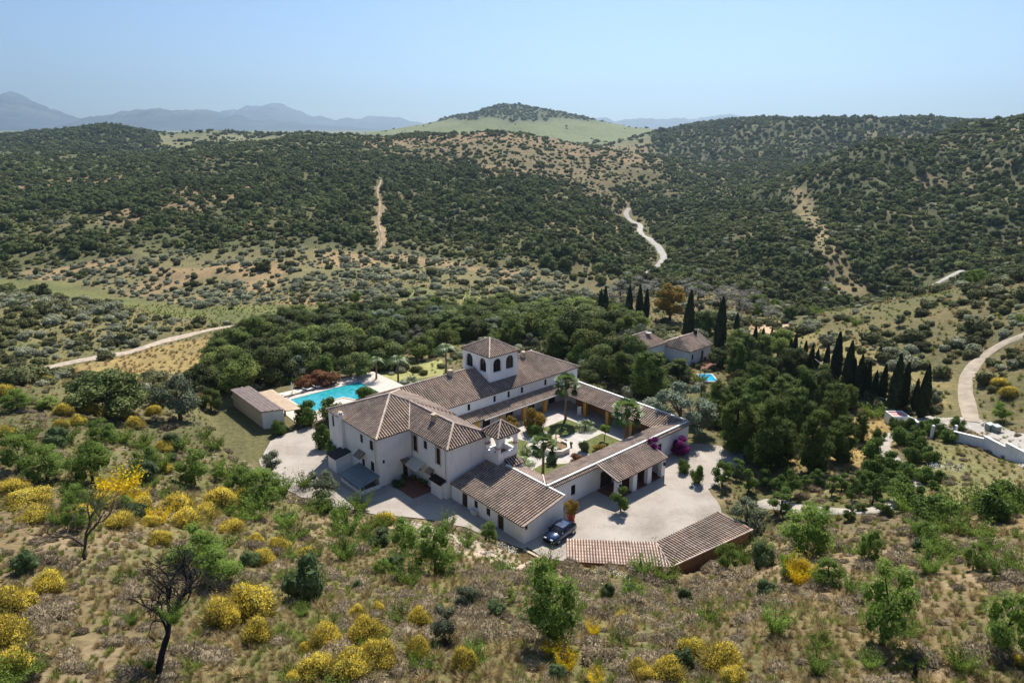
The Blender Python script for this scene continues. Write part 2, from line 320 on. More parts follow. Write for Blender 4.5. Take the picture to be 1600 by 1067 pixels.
def cover_albedo(x, y):
    D = np.hypot(x, y); n1 = fbm(x, y, 22, 4, 31); n2 = fbm(x, y, 5, 3, 41); n3 = fbm(x, y, 90, 4, 51)
    dry = np.array((.185, .14, .078)); olive = np.array((.105, .112, .042))
    c = np.ones(x.shape+(1,))*dry; c = mixa(c, olive, sstep(.38, .60, n1)*.75); c = mixa(c, (.31, .235, .155), sstep(.58, .70, n2)*.5)
    mid = sstep(70, 100, D)*(1-sstep(1100, 1300, D)); c = mixa(c, (.13, .122, .058), mid*(.5+.5*sstep(.35, .6, n3)))
    hill = sstep(270, 330, D)*(1-sstep(1100, 1300, D)); c = mixa(c, (.10, .105, .050), hill*(.45+.4*sstep(.4, .6, n1)))
    c = mixa(c, (.30, .20, .12), hill*sstep(.58, .66, n3)*.75)
    far = sstep(1050, 1250, D); c = mixa(c, (.15, .165, .085), far); c = mixa(c, (.20, .19, .105), far*sstep(.45, .55, fbm(x, y, 260, 3, 61)))
    cone = (D > 1400) & (D < 2300) & (np.abs(np.degrees(np.arctan2(x, y))) < 14)
    h = base_h_cache if False else None
    def reg(c, k, col, blur=4., amt=1., jit=0.):
        d = polyd(x, y, REG[k])+(n2-.5)*jit; return mixa(c, col, sstep(blur, -blur, d)*amt)
    az_ = np.degrees(np.arctan2(x, y)); rt_ = sstep(11, 15, az_)*sstep(275, 310, D)*(1-sstep(1400, 1500, D)); c = mixa(c, (.088, .095, .048), rt_*.85); c = mixa(c, (.27, .20, .12), rt_*sstep(.60, .68, n1)*.6)
    c = reg(c, 'greenslope', (.13, .13, .062), 15, .6, 20)
    c = reg(c, 'tanridge', (.21, .16, .092), 35, .65, 90); c = reg(c, 'tanspur', (.26, .20, .11), 12, .7, 25)
    c = reg(c, 'sage', (.19, .17, .085), 10, .8, 30); c = mixa(c, (.40, .26, .15), (polyd(x, y, REG['sage']) < 0)*sstep(.5, .62, n1)*.55)
    c = reg(c, 'meadow', (.145, .15, .06), 3, 1., 6); c = reg(c, 'meadow_back', (.17, .185, .07), 6, .9, 10)
    c = reg(c, 'gold', (.33, .24, .10), 2, .9, 6); c = reg(c, 'sagehill', (.20, .18, .085), 3, .8, 5)
    c = reg(c, 'right_gold', (.27, .22, .10), 4, .8, 8); c = reg(c, 'right_meadow', (.21, .20, .085), 3, .8, 4)
    c = reg(c, 'pine_litter', (.34, .24, .09), 2, .8, 3); c = reg(c, 'earth', (.50, .36, .26), 1.5, .9, 4)
    c = reg(c, 'firebreak', (.25, .20, .11), 3, 1., 6); c = reg(c, 'track', (.42, .31, .2), 4, .6, 8)
    fg = 1-sstep(62, 75, D); left = sstep(0, -25, x); c = mixa(c, (.22, .19, .085), fg*left*sstep(.45, .6, n1)*.7)
    c = mixa(c, (.46, .37, .30), sstep(4.5, 1.2, segdist(x, y, PATHF)+(n2-.5)*4)*.75)
    return c
def terrain():
    nD, nA = ZZ.shape; co = np.stack([XX, YY, ZZ], -1).reshape(-1, 3); cov = cover_albedo(XX, YY)
    # slopes of the cone hill are scrub, its foot a pale green field
    D = np.hypot(XX, YY); az = np.degrees(np.arctan2(XX, YY))
    k = ((D > 1450) & (D < 2400) & (az > -16) & (az < 14)).astype(float)*sstep(1450, 1600, D); field = k*sstep(70, 52, ZZ+(fbm(XX, YY, 60, 3, 71)-.5)*26)
    cov = mixa(cov, (.175, .195, .095), field); cov = mixa(cov, (.085, .10, .055), k*(1-field)*.9)
    cov = mixa(cov, (.085, .10, .055), sstep(1000, 1100, D)*sstep(1900, 1700, D)*(az < -26.5)); k2 = sstep(1180, 1230, D)*sstep(1500, 1420, D)*((az > -26.5) & (az < -14)); k3 = sstep(640, 760, D)*sstep(1600, 1500, D)*((az < -12)); cov = mixa(cov, (.115, .125, .062), k3*.8); cov = mixa(cov, (.20, .195, .105), k2*sstep(.35, .5, fbm(XX, YY, 130, 3, 77)))
    idx = np.arange(nD*nA).reshape(nD, nA)
    q = np.stack([idx[:-1, :-1], idx[:-1, 1:], idx[1:, 1:], idx[1:, :-1]], -1).reshape(-1, 4)[:, ::-1]
    me = bpy.data.meshes.new('terrain'); nv = len(co)+1; co = np.vstack([co, [[0, 0, float(ZZ[0].mean())]]])
    tri = np.stack([idx[0, :-1], np.full(nA-1, nv-1), idx[0, 1:]], -1)
    me.vertices.add(nv); me.vertices.foreach_set('co', co.ravel()); nl = q.size+tri.size
    me.loops.add(nl); me.loops.foreach_set('vertex_index', np.concatenate([q.ravel(), tri.ravel()]))
    npoly = len(q)+len(tri); me.polygons.add(npoly)
    me.polygons.foreach_set('loop_start', np.concatenate([np.arange(len(q))*4, len(q)*4+np.arange(len(tri))*3]))
    me.polygons.foreach_set('use_smooth', np.ones(npoly, bool)); me.update(calc_edges=True)
    at = me.color_attributes.new('cover', 'FLOAT_COLOR', 'POINT'); ca = np.ones((nv, 4)); ca[:-1, :3] = cov.reshape(-1, 3); ca[-1, :3] = ca[0, :3]
    at.data.foreach_set('color', ca.ravel()); me.validate()
    tag(link_mesh('terrain', me, M_ground), kind='structure')
terrain()

# ------------------------------------------------------------------ distant mountains (real ranges, 8 to 14 km out)
def mountains(name, D0, depth, prof, base, col, seed, rough=1.):
    px = np.arange(prof[0][0], prof[-1][0]+.1, 3.); sil = np.interp(px, [p[0] for p in prof], [p[1] for p in prof])
    el = np.array([ray(a, b)[2]/ray(a, b)[1] for a, b in zip(px, sil)]); top = CAM_H+el*D0+(fbm(px, px*0, 22, 5, seed+3, .6)-.5)*D0*.011*rough*(sil < 196)
    X0 = (px-800)/FPX*.945; s = np.linspace(-1, 1, 61)
    V = np.zeros((len(s), len(px), 3))
    for i, q in enumerate(s):
        D = D0+q*depth; X = X0*D0*(1+q*depth/D0*.5); sh = 1-abs(q)**1.15
        rid = np.abs(fbm(X, np.full_like(X, D*1.3), depth*.45, 5, seed)-.5)*2
        z = base+(top-base)*np.clip(sh+(rid-.25)*-.55*rough*min(1, abs(q)*5)*(1-abs(q)), 0, 1)
        V[i, :, 0] = X; V[i, :, 1] = D; V[i, :, 2] = z
    nS, nP = V.shape[:2]; idx = np.arange(nS*nP).reshape(nS, nP)
    q = np.stack([idx[:-1, :-1], idx[:-1, 1:], idx[1:, 1:], idx[1:, :-1]], -1).reshape(-1, 4)
    me = bpy.data.meshes.new(name); me.from_pydata(V.reshape(-1, 3).tolist(), [], q.tolist()); me.update()
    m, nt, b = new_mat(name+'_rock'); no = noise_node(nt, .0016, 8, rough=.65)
    nt.links.new(ramp(nt, no.outputs[0], [(.38, col), (.52, tuple(c*1.25 for c in col)), (.68, (.10, .115, .13))]), b.inputs['Base Color']); b.inputs['Roughness'].default_value = .95  # blue of the distance haze is put into the rock colour
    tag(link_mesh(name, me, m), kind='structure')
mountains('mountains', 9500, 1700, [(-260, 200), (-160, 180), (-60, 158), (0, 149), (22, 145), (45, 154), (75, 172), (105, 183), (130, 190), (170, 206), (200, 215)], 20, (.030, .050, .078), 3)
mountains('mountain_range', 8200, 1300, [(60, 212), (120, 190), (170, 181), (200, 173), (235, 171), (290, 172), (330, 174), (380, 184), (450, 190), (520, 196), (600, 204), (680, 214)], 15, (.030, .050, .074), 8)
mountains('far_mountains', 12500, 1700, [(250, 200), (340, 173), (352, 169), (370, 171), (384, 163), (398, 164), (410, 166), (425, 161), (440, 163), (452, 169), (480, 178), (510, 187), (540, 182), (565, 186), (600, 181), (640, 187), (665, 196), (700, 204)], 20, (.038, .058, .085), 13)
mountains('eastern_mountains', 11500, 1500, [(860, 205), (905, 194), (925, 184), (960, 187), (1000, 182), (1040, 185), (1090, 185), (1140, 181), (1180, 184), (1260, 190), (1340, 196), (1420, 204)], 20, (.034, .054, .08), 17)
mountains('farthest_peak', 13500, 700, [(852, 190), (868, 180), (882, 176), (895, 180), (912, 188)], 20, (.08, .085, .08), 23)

# ------------------------------------------------------------------ roads and paths (sheets lying on the ground)
M_lane = plain('pale_earth_path', (.38, .335, .275), .95, .15, .5)
M_road = plain('pale_concrete', (.38, .35, .31), .9, .18, .35)
M_redtrack = plain('reddish_trail', (.33, .235, .15), .95, .35, .2)
M_dirt = plain('dirt_track', (.42, .34, .26), .95, .25, .8, bump=.5, bscale=3)
M_gravelt = plain('gravel_track', (.36, .295, .225), .95, .22, .7, bump=.5, bscale=4)
def ribbon(name, pts, width, mat, lift=.12, step=1.5, widths=None):
    P = np.array(pts); seg = np.hypot(*np.diff(P, axis=0).T); s = np.concatenate([[0], np.cumsum(seg)]); n = max(2, int(s[-1]/step))
    t = np.linspace(0, s[-1], n); X = np.interp(t, s, P[:, 0]); Y = np.interp(t, s, P[:, 1]); tx = np.gradient(X); ty = np.gradient(Y); L = np.hypot(tx, ty); tx /= L; ty /= L
    k = 7; vs_ = []; jit = (fbm(t, t*0, 3, 3, 5)-.5)*width*.35
    for j in range(k):
        o = (j/(k-1)-.5)*(width+(jit if j in (0, k-1) else 0)); x = X+ty*o; y = Y-tx*o; z = hz(x, y)
        vs_.append(np.stack([x, y, z+(lift if 0 < j < k-1 else lift*.2)], -1))
    V = np.stack(vs_, 1); V[:, :, 2] = V[:, :, 2]; idx = np.arange(n*k).reshape(n, k)
    q = np.stack([idx[:-1, :-1], idx[1:, :-1], idx[1:, 1:], idx[:-1, 1:]], -1).reshape(-1, 4)[:, ::-1]
    me = bpy.data.meshes.new(name); me.from_pydata(V.reshape(-1, 3).tolist(), [], q.tolist()); me.polygons.foreach_set('use_smooth', [True]*len(q)); me.update()
    return tag(link_mesh(name, me, mat), kind='structure')
for k, (p, w_) in ROADP.items(): ribbon(k, p, w_, {'drive_road': M_road, 'valley_road': M_road, 'gravel_track': M_gravelt, 'hill_track': M_redtrack}.get(k, M_dirt), .35 if 'road' in k or 'hill' in k else .14, 3 if 'road' in k else 1.2)
ribbon('orchard_path', DRIVE, 1.9, M_lane, .2, .8)
# ------------------------------------------------------------------ building materials
def white_wall_mat():
    m, nt, b = new_mat('white_plaster'); no = noise_node(nt, .5, 5); n2 = noise_node(nt, 4., 4)
    c = ramp(nt, no.outputs[0], [(.3, (.80, .80, .805)), (.55, (.86, .86, .865)), (.75, (.88, .88, .88))])
    tc = nd(nt, 'ShaderNodeTexCoord'); mp = nd(nt, 'ShaderNodeMapping'); mp.inputs['Scale'].default_value = (1.1, 1.1, .25); nt.links.new(tc.outputs['Object'], mp.inputs[0])
    st = nd(nt, 'ShaderNodeTexNoise'); st.inputs['Scale'].default_value = 2; st.inputs['Detail'].default_value = 3; nt.links.new(mp.outputs[0], st.inputs[0])
    c = mixc(nt, 1., c, ramp(nt, st.outputs[0], [(.25, (.89, .88, .86)), (.5, (1, 1, 1))]), 'MULTIPLY')
    nt.links.new(c, b.inputs['Base Color']); b.inputs['Roughness'].default_value = .9; b.inputs['Specular IOR Level'].default_value = .15
    bp = nd(nt, 'ShaderNodeBump'); bp.inputs['Strength'].default_value = .3; bp.inputs['Distance'].default_value = .03; nt.links.new(n2.outputs[0], bp.inputs['Height']); nt.links.new(bp.outputs[0], b.inputs['Normal'])
    return m
M_white = white_wall_mat()
def tile_mat(name, a, b_, c_2, dirt=.5):
    m, nt, b = new_mat(name); at = nd(nt, 'ShaderNodeAttribute', attribute_name='tint')
    c = ramp(nt, at.outputs['Fac'], [(0, a), (.5, b_), (1, c_2)]); no = noise_node(nt, 1.1, 6, rough=.7)
    c = mixc(nt, 1., c, ramp(nt, no.outputs[0], [(.35, (1-dirt,)*3), (.6, (1, 1, 1))]), 'MULTIPLY'); n3 = noise_node(nt, .28, 4); c = mixc(nt, 1., c, ramp(nt, n3.outputs[0], [(.36, (.78, .80, .80)), (.5, (1, 1, 1)), (.66, (1.12, 1.08, 1.02))]), 'MULTIPLY')
    nt.links.new(c, b.inputs['Base Color']); b.inputs['Roughness'].default_value = .9; b.inputs['Specular IOR Level'].default_value = .15; return m
M_tile = tile_mat('old_clay_tiles', (.38, .265, .20), (.55, .42, .335), (.70, .57, .475), .3)
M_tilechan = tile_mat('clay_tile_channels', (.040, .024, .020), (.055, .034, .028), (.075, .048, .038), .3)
M_tile2 = tile_mat('salmon_clay_tiles', (.56, .42, .335), (.68, .53, .43), (.78, .65, .55), .3)
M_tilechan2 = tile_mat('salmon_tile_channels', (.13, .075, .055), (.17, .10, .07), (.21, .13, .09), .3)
M_glass = plain('dark_window_glass', (.012, .014, .018), .12, .1, 3, spec=.6)
M_wood = plain('dark_brown_wood', (.055, .032, .022), .6, .3, 6)
M_frame = plain('brown_window_frame', (.10, .065, .05), .6, .2, 6)
M_ochre = plain('ochre_plaster', (.58, .33, .075), .9, .12, 1.5)
M_trim = plain('white_coping', (.80, .77, .72), .85, .06, 2)
M_brown = plain('brown_rendered_wall', (.27, .15, .08), .9, .18, 1.2)
M_sand = plain('sand_rendered_wall', (.52, .42, .32), .9, .12, 1.2)
M_terra = plain('terracotta_paving', (.20, .085, .055), .85, .2, 1.5)
M_inner = plain('room_floor_and_walls', (.22, .17, .13), .9, .15, 1)
M_metal = plain('black_iron', (.02, .02, .022), .5, .1, 5, metal=.4)
M_canvas = plain('cream_canvas', (.62, .56, .47), .85, .08, 3)
M_greyroof = plain('grey_green_sheeting', (.17, .20, .20), .55, .2, 1.2)
M_stone = plain('pale_stone', (.50, .40, .29), .85, .2, 3, bump=.3)

class UV(MB):
    """same collector, written in the estate's axes (u, v, z)"""
    def world(s, root=(0, 0, 0)):
        out = []
        for u, v, z in s.v:
            x, y = uv2w(u, v); out.append((x-root[0], y-root[1], z-root[2]))
        s.v = out; s.f = [f[::-1] for f in s.f]; return s
    def put(s, name, mats, parent=None, smooth=False, at=None, lib=None):
        root = tuple(parent.location) if parent is not None and at is None else (at or (0, 0, 0))
        if parent is not None and parent.parent is not None:
            root = tuple(Vector(root)+Vector(parent.parent.location)) if at is None else at
        s.world(root); return s.build(name, mats, parent, smooth)
def root_uv(name, u, v, z, label, cat, group=None):
    x, y = uv2w(u, v); return tag(empty(name, (x, y, z)), label, cat, group)
def part(mb, name, mats, root, smooth=False, sub=None):
    """mesh in the root's frame; sub: an existing part it belongs to"""
    mb.world(tuple(root.location)); return mb.build(name, mats, sub or root, smooth)

rt = random.Random(5)
def roof(mb, poly, down, period=.35, seg=.46, r=.084, m_cap=0, m_ch=1, thick=.10, under=None):
    """barrel tiled slope over a planar polygon [(u,v,z)], tiles running along `down` (u,v)"""
    P = [Vector(p) for p in poly]; nrm = Vector((0, 0, 0))
    for i in range(len(P)): nrm += (P[i]-P[0]).cross(P[(i+1) % len(P)]-P[0])
    nrm.normalize(); nrm = nrm if nrm.z > 0 else -nrm
    zf = lambda u, v: P[0].z-(nrm.x*(u-P[0].x)+nrm.y*(v-P[0].y))/nrm.z
    d = Vector((down[0], down[1])).normalized(); a = Vector((-d.y, d.x))
    top = [(p.x, p.y, p.z) for p in P]; mb.face(top, m_ch, .5); mb.face([(x, y, z-thick) for x, y, z in top][::-1], m_ch, .3)
    for i in range(len(P)):
        p, q = P[i], P[(i+1) % len(P)]; mb.face([(p.x, p.y, p.z-thick), (q.x, q.y, q.z-thick), tuple(q), tuple(p)], m_ch, .6)
    S = [a.dot(p.xy) for p in P]; s0, s1 = min(S), max(S); n = max(1, int((s1-s0)/period)); per = (s1-s0)/n
    for k in range(n):
        s = s0+(k+.5)*per; ts = []
        for i in range(len(P)):
            p, q = P[i].xy, P[(i+1) % len(P)].xy; sp, sq = a.dot(p), a.dot(q)
            if (sp > s) != (sq > s): f = (s-sp)/(sq-sp); ts.append(d.dot(p.lerp(q, f)))
        ts.sort()
        for t0, t1 in zip(ts[::2], ts[1::2]):
            if t1-t0 < .12: continue
            colt = rt.gauss(0, .10); t = t0-rt.random()*seg*.0
            while t < t1-.02:
                e = min(t+seg, t1+.03); tn = min(1, max(0, .5+colt+rt.gauss(0, .09))); prev = None
                w0, w1 = r*.92, r*1.05; l0, l1 = .02, .038; js = rt.gauss(0, .004)
                for j in range(5):
                    g = math.pi*j/4; c0, h0 = math.cos(g), math.sin(g)
                    pa = d*t+a*(s+js+c0*w0); pb = d*(e+.02)+a*(s+js+c0*w1)
                    A_ = (pa.x, pa.y, zf(pa.x, pa.y)+l0+h0*w0*.66); B_ = (pb.x, pb.y, zf(pb.x, pb.y)+l1+h0*w1*.85-(.03 if j in (0, 4) else 0))
                    if prev: mb.face([prev[0], prev[1], B_, A_], m_cap, tn)
                    prev = (A_, B_)
                t = e
def ridge(mb, p, q, r=.14, m=0, t=.85):
    mb.tube([Vector(p)+Vector((0, 0, .07)), Vector(q)+Vector((0, 0, .07))], r, 8, m, t)
def walls(mb, a, b, z0, z1, holes=(), depth=.22, inward=None, m=0, ztop=None):
    """vertical wall from a to b (u,v) with openings (s0,s1,zlo,zhi,arch) along it; reveals go `inward`"""
    a = Vector(a); b = Vector(b); L = (b-a).length; d = (b-a)/L; n_ = Vector(inward).normalized()
    top = (lambda s: z1) if ztop is None else (lambda s: z1+(ztop-z1)*s/L)
    pt = lambda s, z, k=0.: (a.x+d.x*s+n_.x*k, a.y+d.y*s+n_.y*k, z)
    ss = sorted({0., L, *[h[0] for h in holes], *[h[1] for h in holes]})
    for s0, s1 in zip(ss, ss[1:]):
        if s1-s0 < 1e-5: continue
        hs = sorted([h for h in holes if h[0] < s1-1e-6 and h[1] > s0+1e-6], key=lambda h: h[2]); z = z0
        for h in hs:
            if h[2] > z: mb.face([pt(s0, z), pt(s1, z), pt(s1, h[2]), pt(s0, h[2])], m)
            z = h[3]
        mb.face([pt(s0, z), pt(s1, z), pt(s1, top(s1)), pt(s0, top(s0))], m)
    for h in holes:
        s0, s1, za, zb = h[:4]; arch = len(h) > 4 and h[4]
        if not arch:
            for p, q in (((s0, za), (s0, zb)), ((s0, zb), (s1, zb)), ((s1, zb), (s1, za)), ((s1, za), (s0, za))):
                mb.face([pt(*p), pt(*q), pt(*q, depth), pt(*p, depth)], m)
        else:
            r = (s1-s0)/2; sc = (s0+s1)/2; zs = zb-r; N = 10; arc = [(sc-r*math.cos(math.pi*i/N), zs+r*math.sin(math.pi*i/N)) for i in range(N+1)]
            for i in range(N):
                p, q = arc[i], arc[i+1]; mb.face([pt(*p), pt(*q), pt(q[0], zb), pt(p[0], zb)], m); mb.face([pt(*p), pt(*q), pt(*q, depth), pt(*p, depth)], m)
            for p, q in (((s0, za), (s0, zs)), ((s1, zs), (s1, za)), ((s1, za), (s0, za))): mb.face([pt(*p), pt(*q), pt(*q, depth), pt(*p, depth)], m)
def pane(root, a, b, hole, depth, inward, name='window', bars=(1, 1), mat=None, sub=None, barmat=None, open_=False):
    """joinery set inside an opening: frame and bars, with its glass as a sub-part"""
    a = Vector(a); b = Vector(b); d = (b-a).normalized(); n_ = Vector(inward).normalized(); s0, s1, z0, z1 = hole[:4]; arch = len(hole) > 4 and hole[4]
    def bar(mb, sa, sb, za, zb, k0, k1):
        c = [(a.x+d.x*s+n_.x*k, a.y+d.y*s+n_.y*k) for s, k in ((sa, k0), (sb, k0), (sb, k1), (sa, k1))]; mb.prism(c, za, zb)
    f = UV(); w_ = .07; k0, k1 = depth-.12, depth-.05; zt = z1-(s1-s0)/2 if arch else z1
    bar(f, s0+.002, s0+w_, z0+.002, zt, k0, k1); bar(f, s1-w_, s1-.002, z0+.002, zt, k0, k1); bar(f, s0+w_, s1-w_, z0+.002, z0+w_, k0, k1); bar(f, s0+w_, s1-w_, zt-w_, zt-.002, k0, k1)
    if arch:
        r = (s1-s0)/2; sc = (s0+s1)/2; N = 8; P_ = [Vector((a.x+d.x*(sc-r*.95*math.cos(math.pi*i/N))+n_.x*(k0+.03), a.y+d.y*(sc-r*.95*math.cos(math.pi*i/N))+n_.y*(k0+.03), zt+r*.95*math.sin(math.pi*i/N))) for i in range(N+1)]; f.tube(P_, .04, 4)
        bar(f, sc-.02, sc+.02, zt, z1-.05, k0, k1)
    for i in range(bars[0]): s = s0+(s1-s0)*(i+1)/(bars[0]+1); bar(f, s-.022, s+.022, z0+w_, zt-w_, k0+.01, k1-.01)
    for i in range(bars[1]): z = z0+(zt-z0)*(i+1)/(bars[1]+1); bar(f, s0+w_, s1-w_, z-.02, z+.02, k0+.015, k1-.015)
    fo = part(f, name, mat or M_frame, root, sub=sub)
    if not open_:
        g = UV(); k = depth-.03; pt = lambda s, z: (a.x+d.x*s+n_.x*k, a.y+d.y*s+n_.y*k, z)
        P_ = [pt(s0, z0), pt(s1, z0), pt(s1, zt)]+([pt((s0+s1)/2+(s1-s0)/2*math.cos(math.pi*i/10), zt+(s1-s0)/2*math.sin(math.pi*i/10)) for i in range(1, 10)] if arch else [])+[pt(s0, zt)]
        g.face(P_); part(g, 'glass', M_glass, root, sub=fo) if sub is None else part(g, 'glass', M_glass, root, sub=sub)
    return fo
def door(root, a, b, hole, depth, inward, mat=None):
    a = Vector(a); b = Vector(b); d = (b-a).normalized(); n_ = Vector(inward).normalized(); s0, s1, z0, z1 = hole[:4]
    f = UV(); k0, k1 = depth-.10, depth-.04
    q = lambda sa, sb, za, zb, x0, x1: f.prism([(a.x+d.x*s+n_.x*k, a.y+d.y*s+n_.y*k) for s, k in ((sa, x0), (sb, x0), (sb, x1), (sa, x1))], za, zb)
    q(s0, s1, z0+.01, z1, k0, k1); m_ = (s0+s1)/2
    for sa, sb in ((s0+.08, m_-.05), (m_+.05, s1-.08)):
        for za, zb in ((z0+.15, z0+(z1-z0)*.45), (z0+(z1-z0)*.52, z1-.12)): q(sa, sb, za, zb, k0-.025, k0-.001)
    o = part(f, 'door', mat or M_wood, root); h = UV(); q2 = (a.x+d.x*(m_+.04)+n_.x*(k0-.05), a.y+d.y*(m_+.04)+n_.y*(k0-.05))
    h.tube([(q2[0], q2[1], z0+1.0), (q2[0], q2[1], z0+1.15)], .015, 5); part(h, 'handle', M_metal, root, sub=o); return o
def chimney(root, u, v, z0, z1, w_=.55, sub=None):
    c = UV(); c.box(u-w_/2, u+w_/2, v-w_/2, v+w_/2, z0, z1-.35); c.box(u-w_/2-.06, u+w_/2+.06, v-w_/2-.06, v+w_/2+.06, z1-.35, z1-.27)
    for a in (-1, 1):
        for b in (-1, 1): c.box(u+a*w_*.38-.06, u+a*w_*.38+.06, v+b*w_*.38-.06, v+b*w_*.38+.06, z1-.27, z1-.08)
    c.box(u-w_/2-.04, u+w_/2+.04, v-w_/2-.04, v+w_/2+.04, z1-.08, z1); return part(c, 'chimney', M_stone, root, sub=sub)

# ================================================================== the main house (two storeys, hipped roofs)
MH = root_uv('country_house', 4.7, 0, 0, 'two storey whitewashed house with hipped clay tile roofs at the left end of the estate', 'house')
hA = [(.45, .95, 4.5, 5.85)]                                                    # on the left facing gable end: measured from the near corner
W = UV(); holesA = [(.95, 1.85, 4.5, 5.8), (3.4, 4.1, 4.65, 5.8), (1.0, 1.9, 1.65, 2.95), (3.3, 4.0, 1.5, 2.5), (10.8, 11.35, 4.4, 6.0)]
NA, FA = (.12, 0), (.12, -12.3)
walls(W, NA, FA, -.3, 6.38, holesA, inward=(1, 0))
holesS = [(3.45, 4.15, 0, 2.25)]
walls(W, (.12, 0), (4.8, 0), -.3, 6.38, holesS, inward=(0, -1))
holesB = [(.6, 1.55, 3.75, 5.9), (2.9, 3.65, 4.85, 5.95), (5.5, 6.35, 3.75, 5.95), (1.5, 2.1, 1.45, 2.05), (4.05, 4.75, 0, 2.25)]
walls(W, (4.8, 0), (4.8, 7.8), -.3, 6.38, holesB, inward=(1, 0))
walls(W, (4.8, 7.8), (11.2, 7.8), -.3, 6.38, (), inward=(0, -1)); walls(W, (11.2, 7.8), (11.2, -.1), -.3, 6.38, (), inward=(-1, 0))
walls(W, (.12, -12.3), (11.7, -12.3), -.3, 6.38, (), inward=(0, 1)); walls(W, (11.7, -12.3), (11.7, -.1), -.3, 6.38, (), inward=(-1, 0)); walls(W, (11.7, -.1), (11.2, -.1), -.3, 6.38, (), inward=(0, -1))
part(W, 'wall', M_white, MH)
for i, h in enumerate(holesA): pane(MH, NA, FA, h, .2, (1, 0), bars=(1, 2 if h[3]-h[2] > 1.1 else 1))
door(MH, (.12, 0), (4.8, 0), holesS[0], .2, (0, -1))
for h in holesB[:4]: pane(MH, (4.8, 0), (4.8, 7.8), h, .2, (1, 0), bars=(1, 2), mat=M_wood)
door(MH, (4.8, 0), (4.8, 7.8), holesB[4], .2, (1, 0))
for s0, s1, z0, z1 in (holesB[0], holesB[2]):
    s_ = UV()
    for e in (s0-.16, s1): s_.box(4.74, 4.797, e, e+.16, z0-.05, z1+.2)
    s_.box(4.74, 4.797, s0, s1, z1+.02, z1+.2)
    part(s_, 'window_surround', plain('rosy_surround', (.55, .42, .38), .8), MH)
zA, zB = 6.40, 8.08
T = UV(); aA = (5.95, -6.15, 8.92)
c0, c1, c2, c3 = (-.05, .12, zA), (-.05, -12.5, zA), (11.95, -12.5, zA), (11.95, .12, zA)
roof(T, [c1, c0, aA], (-1, 0)); roof(T, [c3, c2, aA], (1, 0)); roof(T, [c2, c1, aA], (0, -1))
# slope facing the barn, cut by the lower wing's ridge
kS = (8.92-zA)/(6.27); vB = .12-(zB-zA)/kS
roof(T, [c0, (4.62, .12, zA), (7.6, vB, zB), aA], (0, 1)); roof(T, [aA, (7.6, vB, zB), (11.35, .12, zA), c3], (0, 1))
for q in (c0, c1, c2): ridge(T, aA, q)
roofo = part(T, 'roof', (M_tile, M_tilechan), MH)
T = UV(); rB0, rB1 = (7.6, vB, zB), (7.6, 5.35, zB); b0, b1, b2, b3 = (4.62, .12, zA), (4.62, 8.0, zA), (11.35, 8.0, zA), (11.35, .12, zA)
roof(T, [b0, b1, rB1, rB0], (-1, 0)); roof(T, [b1, b2, rB1], (0, 1)); roof(T, [b2, b3, rB0, rB1], (1, 0))
ridge(T, rB0, rB1); ridge(T, rB1, b1); ridge(T, rB1, b2); ridge(T, aA, rB0); T.tube([Vector(b0)+Vector((0, 0, .06)), Vector(rB0)+Vector((0, 0, .06))], .08, 6, 0, .9)
roofB = part(T, 'wing_roof', (M_tile, M_tilechan), MH)
chimney(MH, 6.9, 2.2, 7.2, 8.5, .5, sub=roofB); 
c = UV(); c.box(-.28, .118, -8.75, -8.05, 0, 7.0); c.box(-.34, .16, -8.82, -7.98, 7.0, 7.1); part(c, 'chimney_breast', M_white, MH)
c = UV(); c.box(-.2, .05, -8.65, -8.15, 7.1, 7.3); c.box(-.32, .16, -8.8, -8.0, 7.3, 7.38); part(c, 'chimney', M_stone, MH)
# small tiled canopies and awning
def canopy(v0, v1, u0, u1, z0, z1, root, name='door_canopy', axis='u'):
    t = UV()
    if axis == 'u': roof(t, [(u0, v0, z0), (u0, v1, z0), (u1, v1, z1), (u1, v0, z1)], (-1, 0), period=.24, r=.066)
    else: roof(t, [(u0, v1, z0), (u1, v1, z0), (u1, v0, z1), (u0, v0, z1)], (0, 1), period=.24, r=.066)
    return part(t, name, (M_tile, M_tilechan), root)
canopy(-4.6, -3.0, -.75, .1, 3.0, 3.55, MH); canopy(0.02, .85, 3.2, 4.4, 2.35, 2.75, MH, axis='v')
canopy(3.85, 5.05, 4.15, 4.78, 2.35, 2.75, MH)
aw = UV(); aw.face([(4.75, .7, 2.95), (4.75, 3.3, 2.95), (3.35, 3.3, 2.35), (3.35, .7, 2.35)]); aw.face([(3.35, .7, 2.34), (3.35, 3.3, 2.34), (3.35, 3.3, 2.2), (3.35, .7, 2.2)]); aw.face([(3.35, 3.3, 2.33), (4.75, 3.3, 2.93), (4.75, 3.3, 2.90), (3.35, 3.3, 2.30)])
aw.tube([(4.7, .75, 2.2), (3.4, .75, 2.32)], .02, 4); aw.tube([(4.7, 3.25, 2.2), (3.4, 3.25, 2.32)], .02, 4); part(aw, 'awning', M_canvas, MH)
l = UV(); l.box(.75, .9, .02, .2, 3.1, 3.4); l.box(.72, .93, .01, .23, 3.4, 3.45); part(l, 'wall_lantern', M_metal, MH)
tr = UV(); tr.box(1.6, 4.78, .05, 5.0, -.05, .06); part(tr, 'terrace', M_terra, MH)

for u, v in ((.02, -.35), (4.7, 7.55), (4.72, .5)):
    q = UV(); q.tube([(u-.06, v, 0), (u-.06, v, 6.2), (u, v, 6.35)], .045, 6); part(q, 'downpipe', plain('grey_zinc', (.42, .41, .40), .5), MH)
